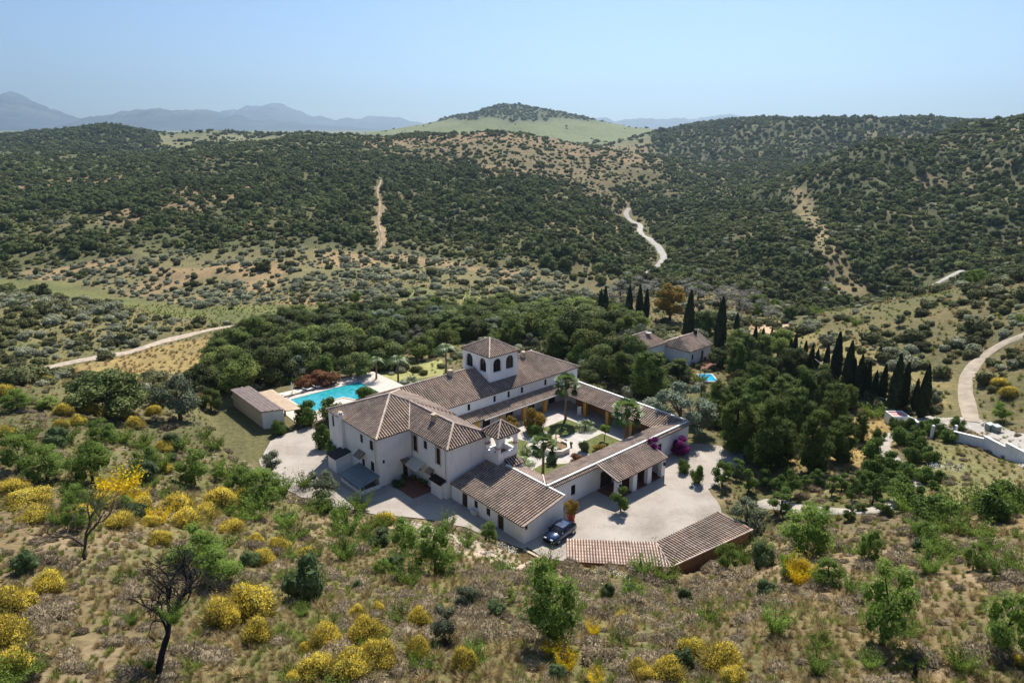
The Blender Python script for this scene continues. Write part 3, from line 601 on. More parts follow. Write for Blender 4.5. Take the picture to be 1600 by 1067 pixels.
# flat shed with dark roof, cold frame, boiler box against the house
S1 = root_uv('lean_to_shed', -1.0, -7.7, 0, 'low white shed with a dark flat roof against the left house wall', 'shed')
q = UV(); q.prism([(-2.1, -8.8), (.1, -8.8), (.1, -6.7), (-2.1, -6.7)], -.2, [1.95, 2.35, 2.35, 1.95]); part(q, 'wall', M_white, S1)
q = UV(); q.prism([(-2.25, -8.9), (.1, -8.9), (.1, -6.6), (-2.25, -6.6)], [1.96, 2.38, 2.38, 1.96], [2.04, 2.46, 2.46, 2.04]); part(q, 'roof', plain('dark_felt', (.05, .04, .04), .9), S1)
S2 = root_uv('cold_frame', -1.3, -2, 0, 'sloping grey translucent roof of a low lean-to in front of the house wall', 'lean-to')
q = UV(); q.box(-2.6, -2.4, -4.6, .2, -.2, .45); q.box(-2.4, .1, .05, .2, -.2, .5); q.box(-2.4, .1, -4.6, -4.45, -.2, .5)
for y in (-4.4, -2.9, -1.4, .0): q.box(-2.55, -2.47, y-.05, y+.05, .45, .95)
part(q, 'low_wall', M_white, S2)
q = UV(); q.prism([(-2.75, -4.7), (.1, -4.7), (.1, .3), (-2.75, .3)], [.95, 1.6, 1.6, .95], [1.0, 1.65, 1.65, 1.0]); part(q, 'roof', M_greyroof, S2)
S3 = root_uv('utility_cupboard', 4.4, 6.4, 0, 'small white outhouse box with a dark tiled lid beside the barn', 'outhouse')
q = UV(); q.box(4.05, 4.78, 5.25, 7.35, -.2, 1.95); q.box(4.5, 4.95, 7.36, 7.78, -.2, 2.1); part(q, 'wall', M_white, S3)
q = UV(); roof(q, [(3.85, 5.1, 1.97), (3.85, 7.5, 1.97), (4.78, 7.5, 2.3), (4.78, 5.1, 2.3)], (-1, 0), .24, r=.066); part(q, 'roof', (M_tilechan, M_tilechan), S3)

# ================================================================== barn (mono pitch)
BN = root_uv('barn', 8, 14, 0, 'long low white barn with one big striped tile slope and two dark doors', 'outbuilding')
W = UV(); bh = [(2.05, 3.05, -.05, 1.75), (4.3, 4.95, .75, 1.7), (6.45, 7.15, .75, 1.7), (8.4, 9.4, -.05, 1.75)]
walls(W, (5.12, 7.95), (5.12, 20.6), -.3, 2.16, bh, inward=(1, 0)); walls(W, (5.12, 20.6), (11.0, 20.6), -.3, 2.16, (), inward=(0, -1), ztop=3.42)
walls(W, (11.0, 20.6), (11.0, 7.95), -.3, 3.42, (), inward=(-1, 0)); walls(W, (11.0, 7.95), (5.12, 7.95), -.3, 3.42, (), inward=(0, 1), ztop=2.16)
part(W, 'wall', M_white, BN)
for h in bh: (door if h[2] < 0 else pane)(BN, (5.12, 7.95), (5.12, 20.6), h, .2, (1, 0))
T = UV(); roof(T, [(4.9, 7.98, 2.14), (4.9, 20.7, 2.14), (11.05, 20.7, 3.46), (11.05, 7.98, 3.46)], (-1, 0)); T.tube([(4.9, 20.72, 2.2), (11.05, 20.72, 3.52)], .07, 6, 0, .9)
part(T, 'roof', (M_tile, M_tilechan), BN)
T = UV(); T.box(10.98, 11.22, 11.0, 20.7, 3.40, 3.62); part(T, 'coping', M_trim, BN)
ac = UV(); ac.box(4.7, 5.1, 12.3, 13.1, .05, .6); ac.lathe([(.02, 4.69), (.2, 4.69)], 10); ac.v = ac.v; part(ac, 'air_conditioner', plain('ivory_metal', (.6, .6, .57), .5), BN) if False else None
a2 = UV(); a2.box(4.62, 5.1, 12.1, 13.0, -.02, .62)
for k in range(6): a2.box(4.60, 4.618, 12.2, 12.9, .08+k*.085, .12+k*.085)
part(a2, 'air_conditioner', plain('ivory_metal', (.6, .6, .57), .5), BN)
l = UV(); l.box(5.3, 5.45, 20.62, 20.8, 1.75, 2.05); l.box(5.27, 5.48, 20.61, 20.83, 2.05, 2.1); part(l, 'wall_lantern', M_metal, BN)

# ================================================================== tower wing
TW = root_uv('tower_wing', 25, -10, 0, 'long white wing with a square arched lookout tower rising through its tiled roof', 'building')
eT, rT, vR = 4.82, 7.27, -10.85; uE = 41.0
W = UV(); wx = [(s-12.2, s-12.2+.5, 3.45, 4.42) for s in (18.0, 22.8, 25.55, 28.25, 33.2)]
low = [(s, s+1.5, 0, 2.1) for s in (8.5, 13.0, 17.5, 22.0)]
walls(W, (12.2, -5.3), (uE-.3, -5.3), -.3, eT-.04, wx+low, inward=(0, -1)); walls(W, (uE-.3, -5.3), (uE-.3, -16.3), -.3, eT-.04, (), inward=(-1, 0)); walls(W, (uE-.3, -16.3), (11.7, -16.3), -.3, eT-.04, (), inward=(0, 1)); walls(W, (11.72, -16.3), (11.72, -12.3), -.3, eT-.04, (), inward=(1, 0)); walls(W, (12.2, -5.3), (11.7, -5.3), -.3, eT, (), inward=(0, -1))
part(W, 'wall', M_white, TW)
for h in wx: pane(TW, (12.2, -5.3), (uE-.3, -5.3), h, .2, (0, -1), bars=(0, 1), mat=M_metal)
for h in low: door(TW, (12.2, -5.3), (uE-.3, -5.3), h, .2, (0, -1))
T = UV(); re = (uE-5.6, vR, rT)
tu0, tu1, tv0, tv1 = 23.75, 29.3, -13.7, -7.25; zS = lambda v: eT+(-5.1-v)*(rT-eT)/(-5.1-vR)
roof(T, [(8.0, -5.1, eT), (tu0, -5.1, eT), (tu0, vR, rT), (8.0, vR, rT)], (0, 1)); roof(T, [(tu0, -5.1, eT), (tu1, -5.1, eT), (tu1, tv1, zS(tv1)), (tu0, tv1, zS(tv1))], (0, 1)); roof(T, [(tu1, -5.1, eT), (uE, -5.1, eT), re, (tu1, vR, rT)], (0, 1))
roof(T, [(uE, -5.1, eT), (uE, -16.6, eT), re], (1, 0)); roof(T, [(uE, -16.6, eT), (8, -16.6, eT), (8, vR, rT), re], (0, -1))
ridge(T, (8, vR, rT), (tu0, vR, rT)); ridge(T, (tu1, vR, rT), re); ridge(T, re, (uE, -5.1, eT)); ridge(T, re, (uE, -16.6, eT))
rTo = part(T, 'roof', (M_tile, M_tilechan), TW)
chimney(TW, 19.0, -10.6, 6.9, 8.0, .6, sub=rTo); chimney(TW, 33.2, -10.2, 6.8, 7.9, .55, sub=rTo); chimney(TW, 9.2, -6.0, 5.0, 6.6, .45, sub=rTo)
# tower: four walls with two arched windows each
W = UV(); zt = 9.68; tz0 = 5.0
def aw_(L): return [(L*.13, L*.13+1.6, 7.1, 9.2, True), (L*.87-1.6, L*.87, 7.1, 9.2, True)]
sides = [((tu0, tv1), (tu0, tv0), (1, 0)), ((tu0, tv1), (tu1, tv1), (0, -1)), ((tu1, tv1), (tu1, tv0), (-1, 0)), ((tu1, tv0), (tu0, tv0), (0, 1))]
for a, b, n_ in sides: walls(W, a, b, tz0, zt, aw_((Vector(b)-Vector(a)).length), .35, n_)
tower = part(W, 'tower', M_white, TW)
for a, b, n_ in sides:
    for h in aw_((Vector(b)-Vector(a)).length): pane(TW, a, b, h, .35, n_, bars=(1, 2), mat=M_wood, sub=tower)
q = UV(); q.box(tu0+.35, tu1-.35, tv0+.35, tv1-.35, 6.9, 7.1); part(q, 'tower_floor', M_inner, TW, sub=tower)
T = UV(); ap = ((tu0+tu1)/2, (tv0+tv1)/2, 11.45); o = .22; e = [(tu0-o, tv1+o, zt), (tu1+o, tv1+o, zt), (tu1+o, tv0-o, zt), (tu0-o, tv0-o, zt)]
for i, dn in enumerate([(0, 1), (1, 0), (0, -1), (-1, 0)]): roof(T, [e[i], e[(i+1) % 4], ap], dn); ridge(T, ap, e[i], .11)
part(T, 'tower_roof', (M_tile, M_tilechan), TW, sub=tower)
# gallery in front of the wing
T = UV(); roof(T, [(12.3, -3.15, 2.5), (36.2, -3.15, 2.5), (36.2, -5.28, 3.15), (12.3, -5.28, 3.15)], (0, 1)); part(T, 'gallery_roof', (M_tile, M_tilechan), TW)
q = UV(); q.box(19.3, 34.8, -3.12, -3.0, 2.28, 2.46); part(q, 'fascia', M_trim, TW)
for u in (18.4, 22.8, 27.2, 31.6):
    q = UV(); q.box(u-.26, u+.26, -3.75, -3.25, -.05, 2.3); q.box(u-.32, u+.32, -3.8, -3.2, 1.95, 2.05); part(q, 'pillar', M_ochre, TW)

# ================================================================== back gallery and garage wing round the court
BG = root_uv('back_gallery', 36, 8, 0, 'tiled gallery on ochre pillars along the far side of the courtyard', 'building')
W = UV(); walls(W, (38.1, 18.1), (38.1, -5.1), -.3, 3.66, (), inward=(-1, 0)); walls(W, (37.8, 17.8), (37.8, -5.1), -.3, 3.6, (), inward=(1, 0)); part(W, 'wall', M_ochre if False else M_white, BG)
q = UV(); q.box(37.85, 38.2, -5.1, 18.2, 3.66, 3.78); part(q, 'coping', M_trim, BG)
T = UV(); roof(T, [(34.6, -3.1, 2.52), (34.6, 14.45, 2.52), (37.72, 17.75, 3.62), (37.72, -5.1, 3.62)], (-1, 0)); ridge(T, (34.6, 14.45, 2.5), (37.72, 17.75, 3.6), .1); part(T, 'roof', (M_tile, M_tilechan), BG)
for v in (1.7, 6.15, 10.6):
    q = UV(); q.box(34.95, 35.45, v-.27, v+.27, -.05, 2.42); q.box(34.9, 35.5, v-.32, v+.32, 2.0, 2.1); part(q, 'pillar', M_ochre, BG)
q = UV(); q.box(34.98, 35.35, -2.9, 14.2, 2.3, 2.5); part(q, 'beam', M_ochre, BG)
q = UV(); q.box(37.5, 37.795, -2.5, 17.4, 0, 2.9); part(q, 'inner_wall', plain('ochre_red_render', (.36, .17, .07), .9), BG)
GW = root_uv('garage_wing', 24, 17, 0, 'long white wing with a thin coping, tiled inward slope and garage porch on the gravel', 'building')
W = UV(); gh = [(3.85, 4.6, .95, 2.25), (9.0, 11.2, 0, 2.2), (12.1, 14.2, 0, 2.2), (14.8, 16.7, 0, 2.2), (20.3, 21.1, 1.2, 2.3)]
walls(W, (11.02, 18.1), (38.1, 18.1), -.3, 3.66, gh, inward=(0, -1)); walls(W, (11.2, 17.8), (37.8, 17.8), 2.4, 3.6, (), inward=(0, 1)); part(W, 'wall', M_white, GW)
q = UV(); q.box(10.95, 38.2, 17.93, 18.19, 3.66, 3.78); part(q, 'coping', M_trim, GW)
pane(GW, (11.02, 18.1), (38.1, 18.1), gh[0], .2, (0, -1), bars=(2, 2), mat=M_metal); pane(GW, (11.02, 18.1), (38.1, 18.1), gh[4], .2, (0, -1), bars=(1, 1))
for h in gh[1:4]: door(GW, (11.02, 18.1), (38.1, 18.1), h, .2, (0, -1))
T = UV(); roof(T, [(13.9, 14.45, 2.52), (34.6, 14.45, 2.52), (37.72, 17.8, 3.62), (11.3, 17.8, 3.62)], (0, -1)); part(T, 'roof', (M_tile, M_tilechan), GW)
for u0, u1 in ((11.1, 19.0), (28.7, 38.0)):
    T = UV(); roof(T, [(u0, 18.5, 3.42), (u1, 18.5, 3.42), (u1, 18.13, 3.58), (u0, 18.13, 3.58)], (0, 1), period=.28, r=.07); part(T, 'eaves_tiles', (M_tile, M_tilechan), GW)
for u in (14.4, 18, 22, 26, 30, 34):
    q = UV(); q.box(u-.2, u+.2, 14.75, 15.15, -.05, 2.6); part(q, 'pillar', M_ochre, GW)
q = UV(); q.box(13.9, 34.6, 17.3, 17.78, 0, 2.9); part(q, 'inner_wall', M_ochre, GW)
T = UV(); roof(T, [(19.1, 21.6, 2.62), (28.6, 21.6, 2.62), (28.6, 18.2, 3.60), (19.1, 18.2, 3.60)], (0, 1)); T.tube([(19.1, 21.6, 2.68), (19.1, 18.2, 3.66)], .06, 6, 0, .95); T.tube([(28.6, 21.6, 2.68), (28.6, 18.2, 3.66)], .06, 6, 0, .95); pr = part(T, 'porch_roof', (M_tile, M_tilechan), GW)
for u in (19.75, 22.65, 25.5, 28.25):
    q = UV(); q.box(u-.38, u+.38, 20.75, 21.3, -.05, 2.5); part(q, 'porch_pillar', M_white, GW)
q = UV(); q.box(19.37, 28.63, 20.8, 21.25, 2.4, 2.6); part(q, 'porch_beam', M_white, GW)
q = UV(); q.box(28.35, 28.62, 18.15, 20.75, -.05, 2.6); part(q, 'porch_side_wall', M_white, GW)
q = UV(); q.box(19.3, 28.6, 18.15, 21.3, -.05, .07); part(q, 'porch_floor', M_terra, GW)
for u in (19.75, 28.25):
    q = UV(); q.box(u-.1, u+.1, 21.31, 21.5, 1.6, 1.95); q.box(u-.13, u+.13, 21.30, 21.53, 1.95, 2.0); part(q, 'lantern', M_metal, GW)
# front gallery roof joining barn and garage wing
FG = root_uv('front_gallery', 12, 14, 0, 'short pinkish tiled gallery roof between the barn ridge and the courtyard lawn', 'building')
T = UV(); roof(T, [(13.85, 11.4, 2.5), (13.85, 14.4, 2.5), (11.3, 17.0, 3.38), (11.3, 11.4, 3.38)], (1, 0)); T.tube([(11.3, 17.4, 3.55), (13.85, 14.4, 2.62)], .09, 6, 0, .95); part(T, 'roof', (M_tile2, M_tilechan2), FG)
for v in (11.6, 14.6):
    q = UV(); q.box(13.2, 13.6, v-.2, v+.2, -.05, 2.45); part(q, 'pillar', M_white, FG)

# ================================================================== belvedere loggia
BV = root_uv('belvedere', 12, 9, 0, 'small open white loggia tower with arches and a pyramid tile roof over the courtyard', 'loggia')
W = UV(); x0, x1, y0, y1 = 10.45, 13.55, 7.65, 10.25; FZ = 3.9
W.box(x0+.02, x1, y0+.02, y1-.02, -.1, FZ)
q_ = [((x0, y1), (x0, y0), (1, 0)), ((x0, y1), (x1, y1), (0, -1)), ((x1, y1), (x1, y0), (-1, 0)), ((x1, y0), (x0, y0), (0, 1))]
for a, b, n_ in q_:
    L = (Vector(b)-Vector(a)).length; hh = [(.42, L-.36, 4.7, 6.7, True)]; walls(W, a, b, FZ-.3, 6.98, hh, .32, n_)
    a2, b2 = Vector(a)+Vector(n_)*.325, Vector(b)+Vector(n_)*.325; walls(W, a2, b2, FZ, 6.98, hh, .001, n_)
part(W, 'wall', M_white, BV)
for a, b in ((x0, y1-.5), (x1-.42, y1-.5), (x0, y0), (x1-.42, y0)):
    q = UV(); q.box(a-.08, a+.54, b-.08, b+.6, 5.45, 5.58); q.box(a-.05, a+.50, b-.05, b+.56, 5.38, 5.45); part(q, 'impost_band', plain('rose_stone', (.45, .33, .30), .8), BV)
T = UV(); o = .26; e = [(x0-o, y1+o, 7.0), (x1+o, y1+o, 7.0), (x1+o, y0-o, 7.0), (x0-o, y0-o, 7.0)]; ap = (12.0, 8.95, 8.42)
for i, dn in enumerate([(0, 1), (1, 0), (0, -1), (-1, 0)]): roof(T, [e[i], e[(i+1) % 4], ap], dn); ridge(T, ap, e[i], .1)
part(T, 'roof', (M_tile, M_tilechan), BV)
T = UV(); pz = (12.3, 10.3, 3.95); roof(T, [(11.35, 11.5, 3.3), (13.3, 11.5, 3.3), (13.3, 10.28, 3.95), (11.35, 10.28, 3.95)], (0, 1)); roof(T, [(13.32, 11.5, 3.3), (14.2, 10.9, 3.0), (14.2, 10.28, 3.0), (13.32, 10.28, 3.93)], (1, 0)); ridge(T, (13.3, 11.5, 3.3), (13.3, 10.28, 3.95), .06)
part(T, 'porch_roof', (M_tile, M_tilechan), BV)
q = UV(); q.prism([(11.4, 11.35), (11.4, 10.26), (13.9, 10.26), (13.9, 10.9), (13.25, 11.35)], -.1, 3.0); part(q, 'porch_wall', M_white, BV)
q = UV(); q.box(x0+.33, x1-.33, y0+.33, y1-.33, FZ+.001, FZ+.05); part(q, 'floor', M_terra, BV)

# ================================================================== carport with brown walls at the front of the gravel
CP = root_uv('carport', 13, 33, 0, 'low brown carport with salmon and brown ribbed tile roofs meeting at an angle', 'carport')
hi = 2.75; A0, A1, A2, A3 = (6.1, 25.8), (12.3, 32.1), (10.4, 35.4), (3.7, 28.2)
B2, B3 = (21.8, 33.0), (22.0, 37.1)
T = UV(); dn = Vector((A3[0]-A0[0], A3[1]-A0[1])); roof(T, [(*A0, 2.75), (*A1, 2.75), (*A2, 2.45), (*A3, 2.45)], (dn.x, dn.y), .28, r=.078); part(T, 'salmon_roof', (M_tile2, M_tilechan2), CP)
T = UV(); roof(T, [(*A1, 2.78), (*B2, 2.78), (*B3, 2.40), (*A2, 2.45)], (.02, 1), .34, r=.085); T.tube([(*A2, 2.5), (*B3, 2.45)], .09, 6, 0, .8); T.tube([(*A1, 2.83), (*A2, 2.5)], .08, 6, 0, .8); T.tube([(*B2, 2.83), (*B3, 2.45)], .08, 6, 0, .8); part(T, 'brown_roof', (M_tile, M_tilechan), CP)
def slabwall(mb, p, q, z0, z1, t=.2, m=0):
    p = Vector(p); q = Vector(q); n_ = (q-p).normalized(); n_ = Vector((-n_.y, n_.x))*t/2; mb.prism([tuple(p-n_), tuple(q-n_), tuple(q+n_), tuple(p+n_)], z0, z1, m)
W = UV(); slabwall(W, (3.9, 28.1), (10.4, 35.1), -1.2, 2.33); slabwall(W, (10.5, 35.15), (21.8, 36.8), -1.2, 2.28); slabwall(W, (21.75, 36.7), (21.6, 33.2), -1.2, 2.6); slabwall(W, (4, 28), (5.5, 26.6), -1.2, 2.4); part(W, 'wall', M_brown, CP)
for p in ((7.6, 27.4), (10, 29.9), (12.4, 32.3), (15.5, 32.6), (18.6, 32.9), (21.3, 33.2)):
    q = UV(); q.box(p[0]-.1, p[0]+.1, p[1]-.1, p[1]+.1, -.05, 2.65); part(q, 'post', M_wood, CP)
FW = root_uv('retaining_wall', 4, 24, 0, 'low pale retaining wall below the parked car', 'wall')
W = UV(); slabwall(W, (4.4, 21.4), (5.0, 26.4), -1.0, .12, .28); part(W, 'coping', M_sand, FW)

# ================================================================== pool house, pool and deck
PH = root_uv('pool_house', -1.5, -31, 0, 'flat roofed sand coloured pool house beside the swimming pool', 'pool house')
W = UV(); P_ = [(-3.35, -38), (-.7, -37.6), (-.7, -25.1), (-3.35, -26.4)]; W.prism(P_[::-1], -.5, 2.66); part(W, 'wall', M_sand, PH)
W = UV(); W.prism([(-3.36, -26.42), (-.72, -25.1), (-.8, -25.03), (-3.42, -26.34)], -.5, 2.66); part(W, 'white_end_wall', M_white, PH)
T = UV(); roof(T, [(-3.55, -38.1, 2.7), (-3.55, -26.2, 2.7), (-.72, -24.8, 2.78), (-.72, -37.8, 2.78)], (-1, 0), .4, r=.1); part(T, 'roof', (plain('weathered_mauve_tiles', (.52, .42, .37), .9, .2, 2), M_tilechan2), PH)
T = UV(); T.prism([(-.7, -34.2), (1.5, -33.9), (1.3, -23.6), (-.7, -24.3)][::-1], 2.6, 2.72)
for k in range(26): T.box(-.68, 1.3, -34+k*.38, -33.86+k*.38, 2.72, 2.76)
part(T, 'bamboo_canopy', plain('straw_canopy', (.62, .47, .33), .9, .12, 2), PH)
for v in (-33.5, -29, -24.2):
    q = UV(); q.box(1.0, 1.2, v-.1, v+.1, -.05, 2.6); part(q, 'post', M_wood, PH)
CH = None
def sheet(name, polyuv, z, mat, curb=None):
    m = UV(); m.face([(u, v, z) for u, v in polyuv]); m.world(); return tag(m.build(name, mat), kind='structure')
M_gravel = plain('pale_gravel', (.50, .445, .395), .95, .16, .35, bump=.6, bscale=9)
def gravel_mat():
    m, nt, b = new_mat('raked_gravel'); a = noise_node(nt, .22, 5); f = noise_node(nt, 9, 5, rough=.8); st_ = noise_node(nt, .07, 7, rough=.7)
    c = ramp(nt, a.outputs[0], [(.3, (.34, .295, .25)), (.5, (.42, .37, .32)), (.7, (.475, .425, .37))]); c = mixc(nt, 1., c, ramp(nt, f.outputs[0], [(.3, (.72, .71, .7)), (.55, (1.03, 1.03, 1.03)), (.75, (1.15, 1.14, 1.12))]), 'MULTIPLY')
    c = mixc(nt, 1., c, ramp(nt, st_.outputs[0], [(.40, (.80, .79, .77)), (.47, (1, 1, 1)), (.55, (1, 1, 1)), (.62, (.86, .83, .78))]), 'MULTIPLY')
    nt.links.new(c, b.inputs['Base Color']); b.inputs['Roughness'].default_value = .95; b.inputs['Specular IOR Level'].default_value = .1
    bp = nd(nt, 'ShaderNodeBump'); bp.inputs['Strength'].default_value = .5; bp.inputs['Distance'].default_value = .04; nt.links.new(f.outputs[0], bp.inputs['Height']); nt.links.new(bp.outputs[0], b.inputs['Normal']); return m
M_gravel = gravel_mat()
M_deck = plain('pool_paving', (.58, .50, .43), .85, .1, 1.5)
M_paving = plain('courtyard_paving', (.50, .45, .40), .9, .14, .8)
M_lawn = plain('lawn_grass', (.115, .13, .035), .95, .3, 1.6, bump=.8, bscale=12)
def wob(poly, step=1.2, amp=.35, seed=3):
    out = []
    for i in range(len(poly)):
        a, b = Vector(poly[i]), Vector(poly[(i+1) % len(poly)]); n_ = max(1, int((b-a).length/step))
        for k in range(n_): p = a.lerp(b, k/n_); out.append((p.x+(float(fbm(p.x, p.y, 2.5, 2, seed))-.5)*2*amp, p.y+(float(fbm(p.x, p.y, 2.5, 2, seed+5))-.5)*2*amp))
    return out
FRONT = wob([(-8, -17), (-4.5, -21.5), (-1, -22.6), (2, -22.6), (2, -12), (2, 0), (6, 8), (6, 21.2), (4.6, 21.3), (3.7, 18.2), (2.9, 15.8), (2.7, 13.8), (.8, 10.6), (-.9, 8.1), (-2.9, 5.8), (-4.6, 3.1), (-6.3, .3), (-7.9, -3), (-8.6, -7), (-8.9, -12)])
sheet('front_forecourt', FRONT, .02, M_gravel)
PARK = wob([(5.2, 20.2), (5.2, 18), (39.2, 18), (41.5, 21), (41.5, 24.5), (37.5, 27), (33.6, 26.8), (30, 27), (27, 30.5), (23, 33.4), (12.6, 32.6), (6.4, 26.2), (4.9, 24)])
sheet('parking_gravel', PARK, .024, M_gravel)
sheet('courtyard_floor', [(12, -5.2), (37.7, -5.2), (37.7, 17.8), (12, 17.8)], .02, M_paving)
def arcpts(c, r, a0, a1, n_=7): return [(c[0]+r*math.cos(R(a0+(a1-a0)*i/(n_-1))), c[1]+r*math.sin(R(a0+(a1-a0)*i/(n_-1)))) for i in range(n_)]
fc = (23.6, 6.95)
sheet('lawn', [(26.9, 0.6), (32.3, .5), (32.4, 4.6)]+arcpts(fc, 4.2, -28, -52)+[(26.6, 2.5)], .03, M_lawn)
sheet('lawn', [(32.4, 7.6), (32.4, 12.9), (26.5, 12.9)]+arcpts(fc, 4.0, 55, 12), .03, M_lawn)
sheet('lawn', [(22.0, 12.9), (14.3, 12.9), (14.4, 9.4)]+arcpts(fc, 4.2, 155, 100), .03, M_lawn)
sheet('lawn', [(15.5, .8), (22.0, .8)]+arcpts(fc, 4.2, -105, -170)[:]+[(16.3, 6.2)], .03, M_lawn)
# pool
PO = [(4.2, -34.6), (17.0, -34.6), (17.0, -27.4), (12.3, -27.2), (11.2, -29.6), (8.6, -29.6), (7.6, -27.2), (4.2, -27.2)]
DK = [(1.6, -38.6), (21.5, -37.5), (21.8, -24.6), (1.0, -23.6)]
def ringsheet(name, outer, inner, z, mat):
    bm = bmesh.new(); vo = [bm.verts.new((*uv2w(*p), z)) for p in outer]; vi = [bm.verts.new((*uv2w(*p), z)) for p in inner]
    ed = [bm.edges.new((vo[i], vo[(i+1) % len(vo)])) for i in range(len(vo))]+[bm.edges.new((vi[i], vi[(i+1) % len(vi)])) for i in range(len(vi))]
    bmesh.ops.triangle_fill(bm, edges=ed, use_beauty=True); bmesh.ops.recalc_face_normals(bm, faces=bm.faces)
    me = bpy.data.meshes.new(name); bm.to_mesh(me); bm.free(); return tag(link_mesh(name, me, mat), kind='structure')
ringsheet('pool_deck', DK, PO, .03, M_deck)
SP = root_uv('swimming_pool', 10.5, -31, 0, 'turquoise L-shaped swimming pool with a pale coping', 'swimming pool')
q = UV()
for i in range(len(PO)):
    a, b = PO[i], PO[(i+1) % len(PO)]; q.face([(*a, .1), (*b, .1), (*b, -.05), (*a, -.05)], 0)
c = UV()
for i in range(len(PO)): slabwall(c, PO[i], PO[(i+1) % len(PO)], .02, .10+.002*i, .36)
part(c, 'coping', M_deck, SP)
m_w, nt_, b_ = new_mat('pool_water'); no = noise_node(nt_, 1.2, 3)
b_.inputs['Roughness'].default_value = .06; nt_.links.new(ramp(nt_, no.outputs[0], [(.25, (.012, .22, .27)), (.75, (.05, .42, .45))]), b_.inputs['Base Color']); bp = nd(nt_, 'ShaderNodeBump'); bp.inputs['Strength'].default_value = .15; bp.inputs['Distance'].default_value = .05; n2 = noise_node(nt_, 4, 3); nt_.links.new(n2.outputs[0], bp.inputs['Height']); nt_.links.new(bp.outputs[0], b_.inputs['Normal'])
q = UV(); q.face([(*p, .045) for p in PO]); part(q, 'water', m_w, SP)
# ================================================================== foliage
class NB:
    """numpy mesh collector: quads and triangles with a tint per face"""
    def __init__(s): s.v = []; s.f = []; s.t = []; s.n = 0; s.m = []
    def quads(s, V, t, m=0):                                    # V (N,4,3)
        N = len(V); s.v.append(V.reshape(-1, 3)); s.f.append((np.arange(N*4).reshape(N, 4)+s.n)); s.t.append(np.broadcast_to(t, (N,)).astype(float)); s.m.append(np.full(N, m)); s.n += N*4
    def mesh(s, name):
        v = np.concatenate(s.v); f = np.concatenate(s.f); me = bpy.data.meshes.new(name)
        me.vertices.add(len(v)); me.vertices.foreach_set('co', v.ravel()); me.loops.add(f.size); me.loops.foreach_set('vertex_index', f.ravel())
        me.polygons.add(len(f)); me.polygons.foreach_set('loop_start', np.arange(len(f))*4); me.polygons.foreach_set('material_index', np.concatenate(s.m).astype(np.int32)); me.update(calc_edges=True)
        me.attributes.new('tint', 'FLOAT', 'FACE').data.foreach_set('value', np.concatenate(s.t)); return me
def unit(a): return a/np.maximum(np.linalg.norm(a, axis=-1, keepdims=True), 1e-9)
def leafq(P, N, L, W, rng, up=0.):
    """leaf faces at P, facing roughly N, length L width W"""
    n = len(P); N = unit(N); T = unit(np.cross(N, rng.normal(size=(n, 3)))); T[:, 2] += up; T = unit(T); B = unit(np.cross(N, T))
    L = np.broadcast_to(L, (n,))[:, None]/2; W = np.broadcast_to(W, (n,))[:, None]/2
    return np.stack([P-T*L, P+B*W, P+T*L, P-B*W], 1)
def blob(nb, c, r, rng, amt=.18, t=.3, seg=(7, 9)):
    """rough inner mass of a leaf clump"""
    c = np.array(c); r = np.array(r); a = np.linspace(0, math.pi, seg[0]); b = np.linspace(0, 2*math.pi, seg[1]+1)[:-1]
    k = 1+rng.normal(0, amt, (seg[0], seg[1])); k[0] = k[0].mean(); k[-1] = k[-1].mean()
    P = np.stack([np.sin(a)[:, None]*np.cos(b)[None]*k*r[0], np.sin(a)[:, None]*np.sin(b)[None]*k*r[1], np.cos(a)[:, None]*k*r[2]], -1)+c
    Q = np.stack([P[:-1], np.roll(P, -1, 1)[:-1], np.roll(P, -1, 1)[1:], P[1:]], 2).reshape(-1, 4, 3)[:, ::-1]
    nb.quads(Q, rng.uniform(t-.2, t+.2, len(Q)))
def crown_nb(rng, lobes, n, leaf, core=.72, shell=.22, tint=(.2, .9), asp=.6, nb=None, droop=0., m=0):
    """lobes: [(centre, radii)]; leaves on and just inside the surface of every lobe, none inside its neighbours"""
    nb = nb or NB(); C = np.array([l[0] for l in lobes], float); RR = np.array([l[1] for l in lobes], float); w = (RR.prod(1))**(2/3); w /= w.sum()
    k = rng.choice(len(lobes), n, p=w); d = unit(rng.normal(size=(n, 3))); d[:, 2] = np.where(d[:, 2] < -.35, -d[:, 2], d[:, 2])
    s = 1+rng.normal(0, shell*.5, n)-np.abs(rng.normal(0, shell*.5, n)); P = C[k]+d*RR[k]*s[:, None]
    q = (((P[:, None]-C[None])/(RR[None]*.8))**2).sum(-1).min(1) > 1; P, d, k = P[q], d[q], k[q]
    N = d+rng.normal(0, .65, d.shape); N[:, 2] += .25
    lt = rng.uniform(*tint, len(lobes)); t = np.clip(lt[k]+rng.normal(0, .18, len(k)), 0, 1)
    nb.quads(leafq(P, N, leaf*rng.uniform(.7, 1.35, len(P)), leaf*asp*rng.uniform(.7, 1.3, len(P)), rng, -droop), t, m)
    if core:
        for c, r in lobes: blob(nb, c, np.array(r)*core, rng)
    return nb
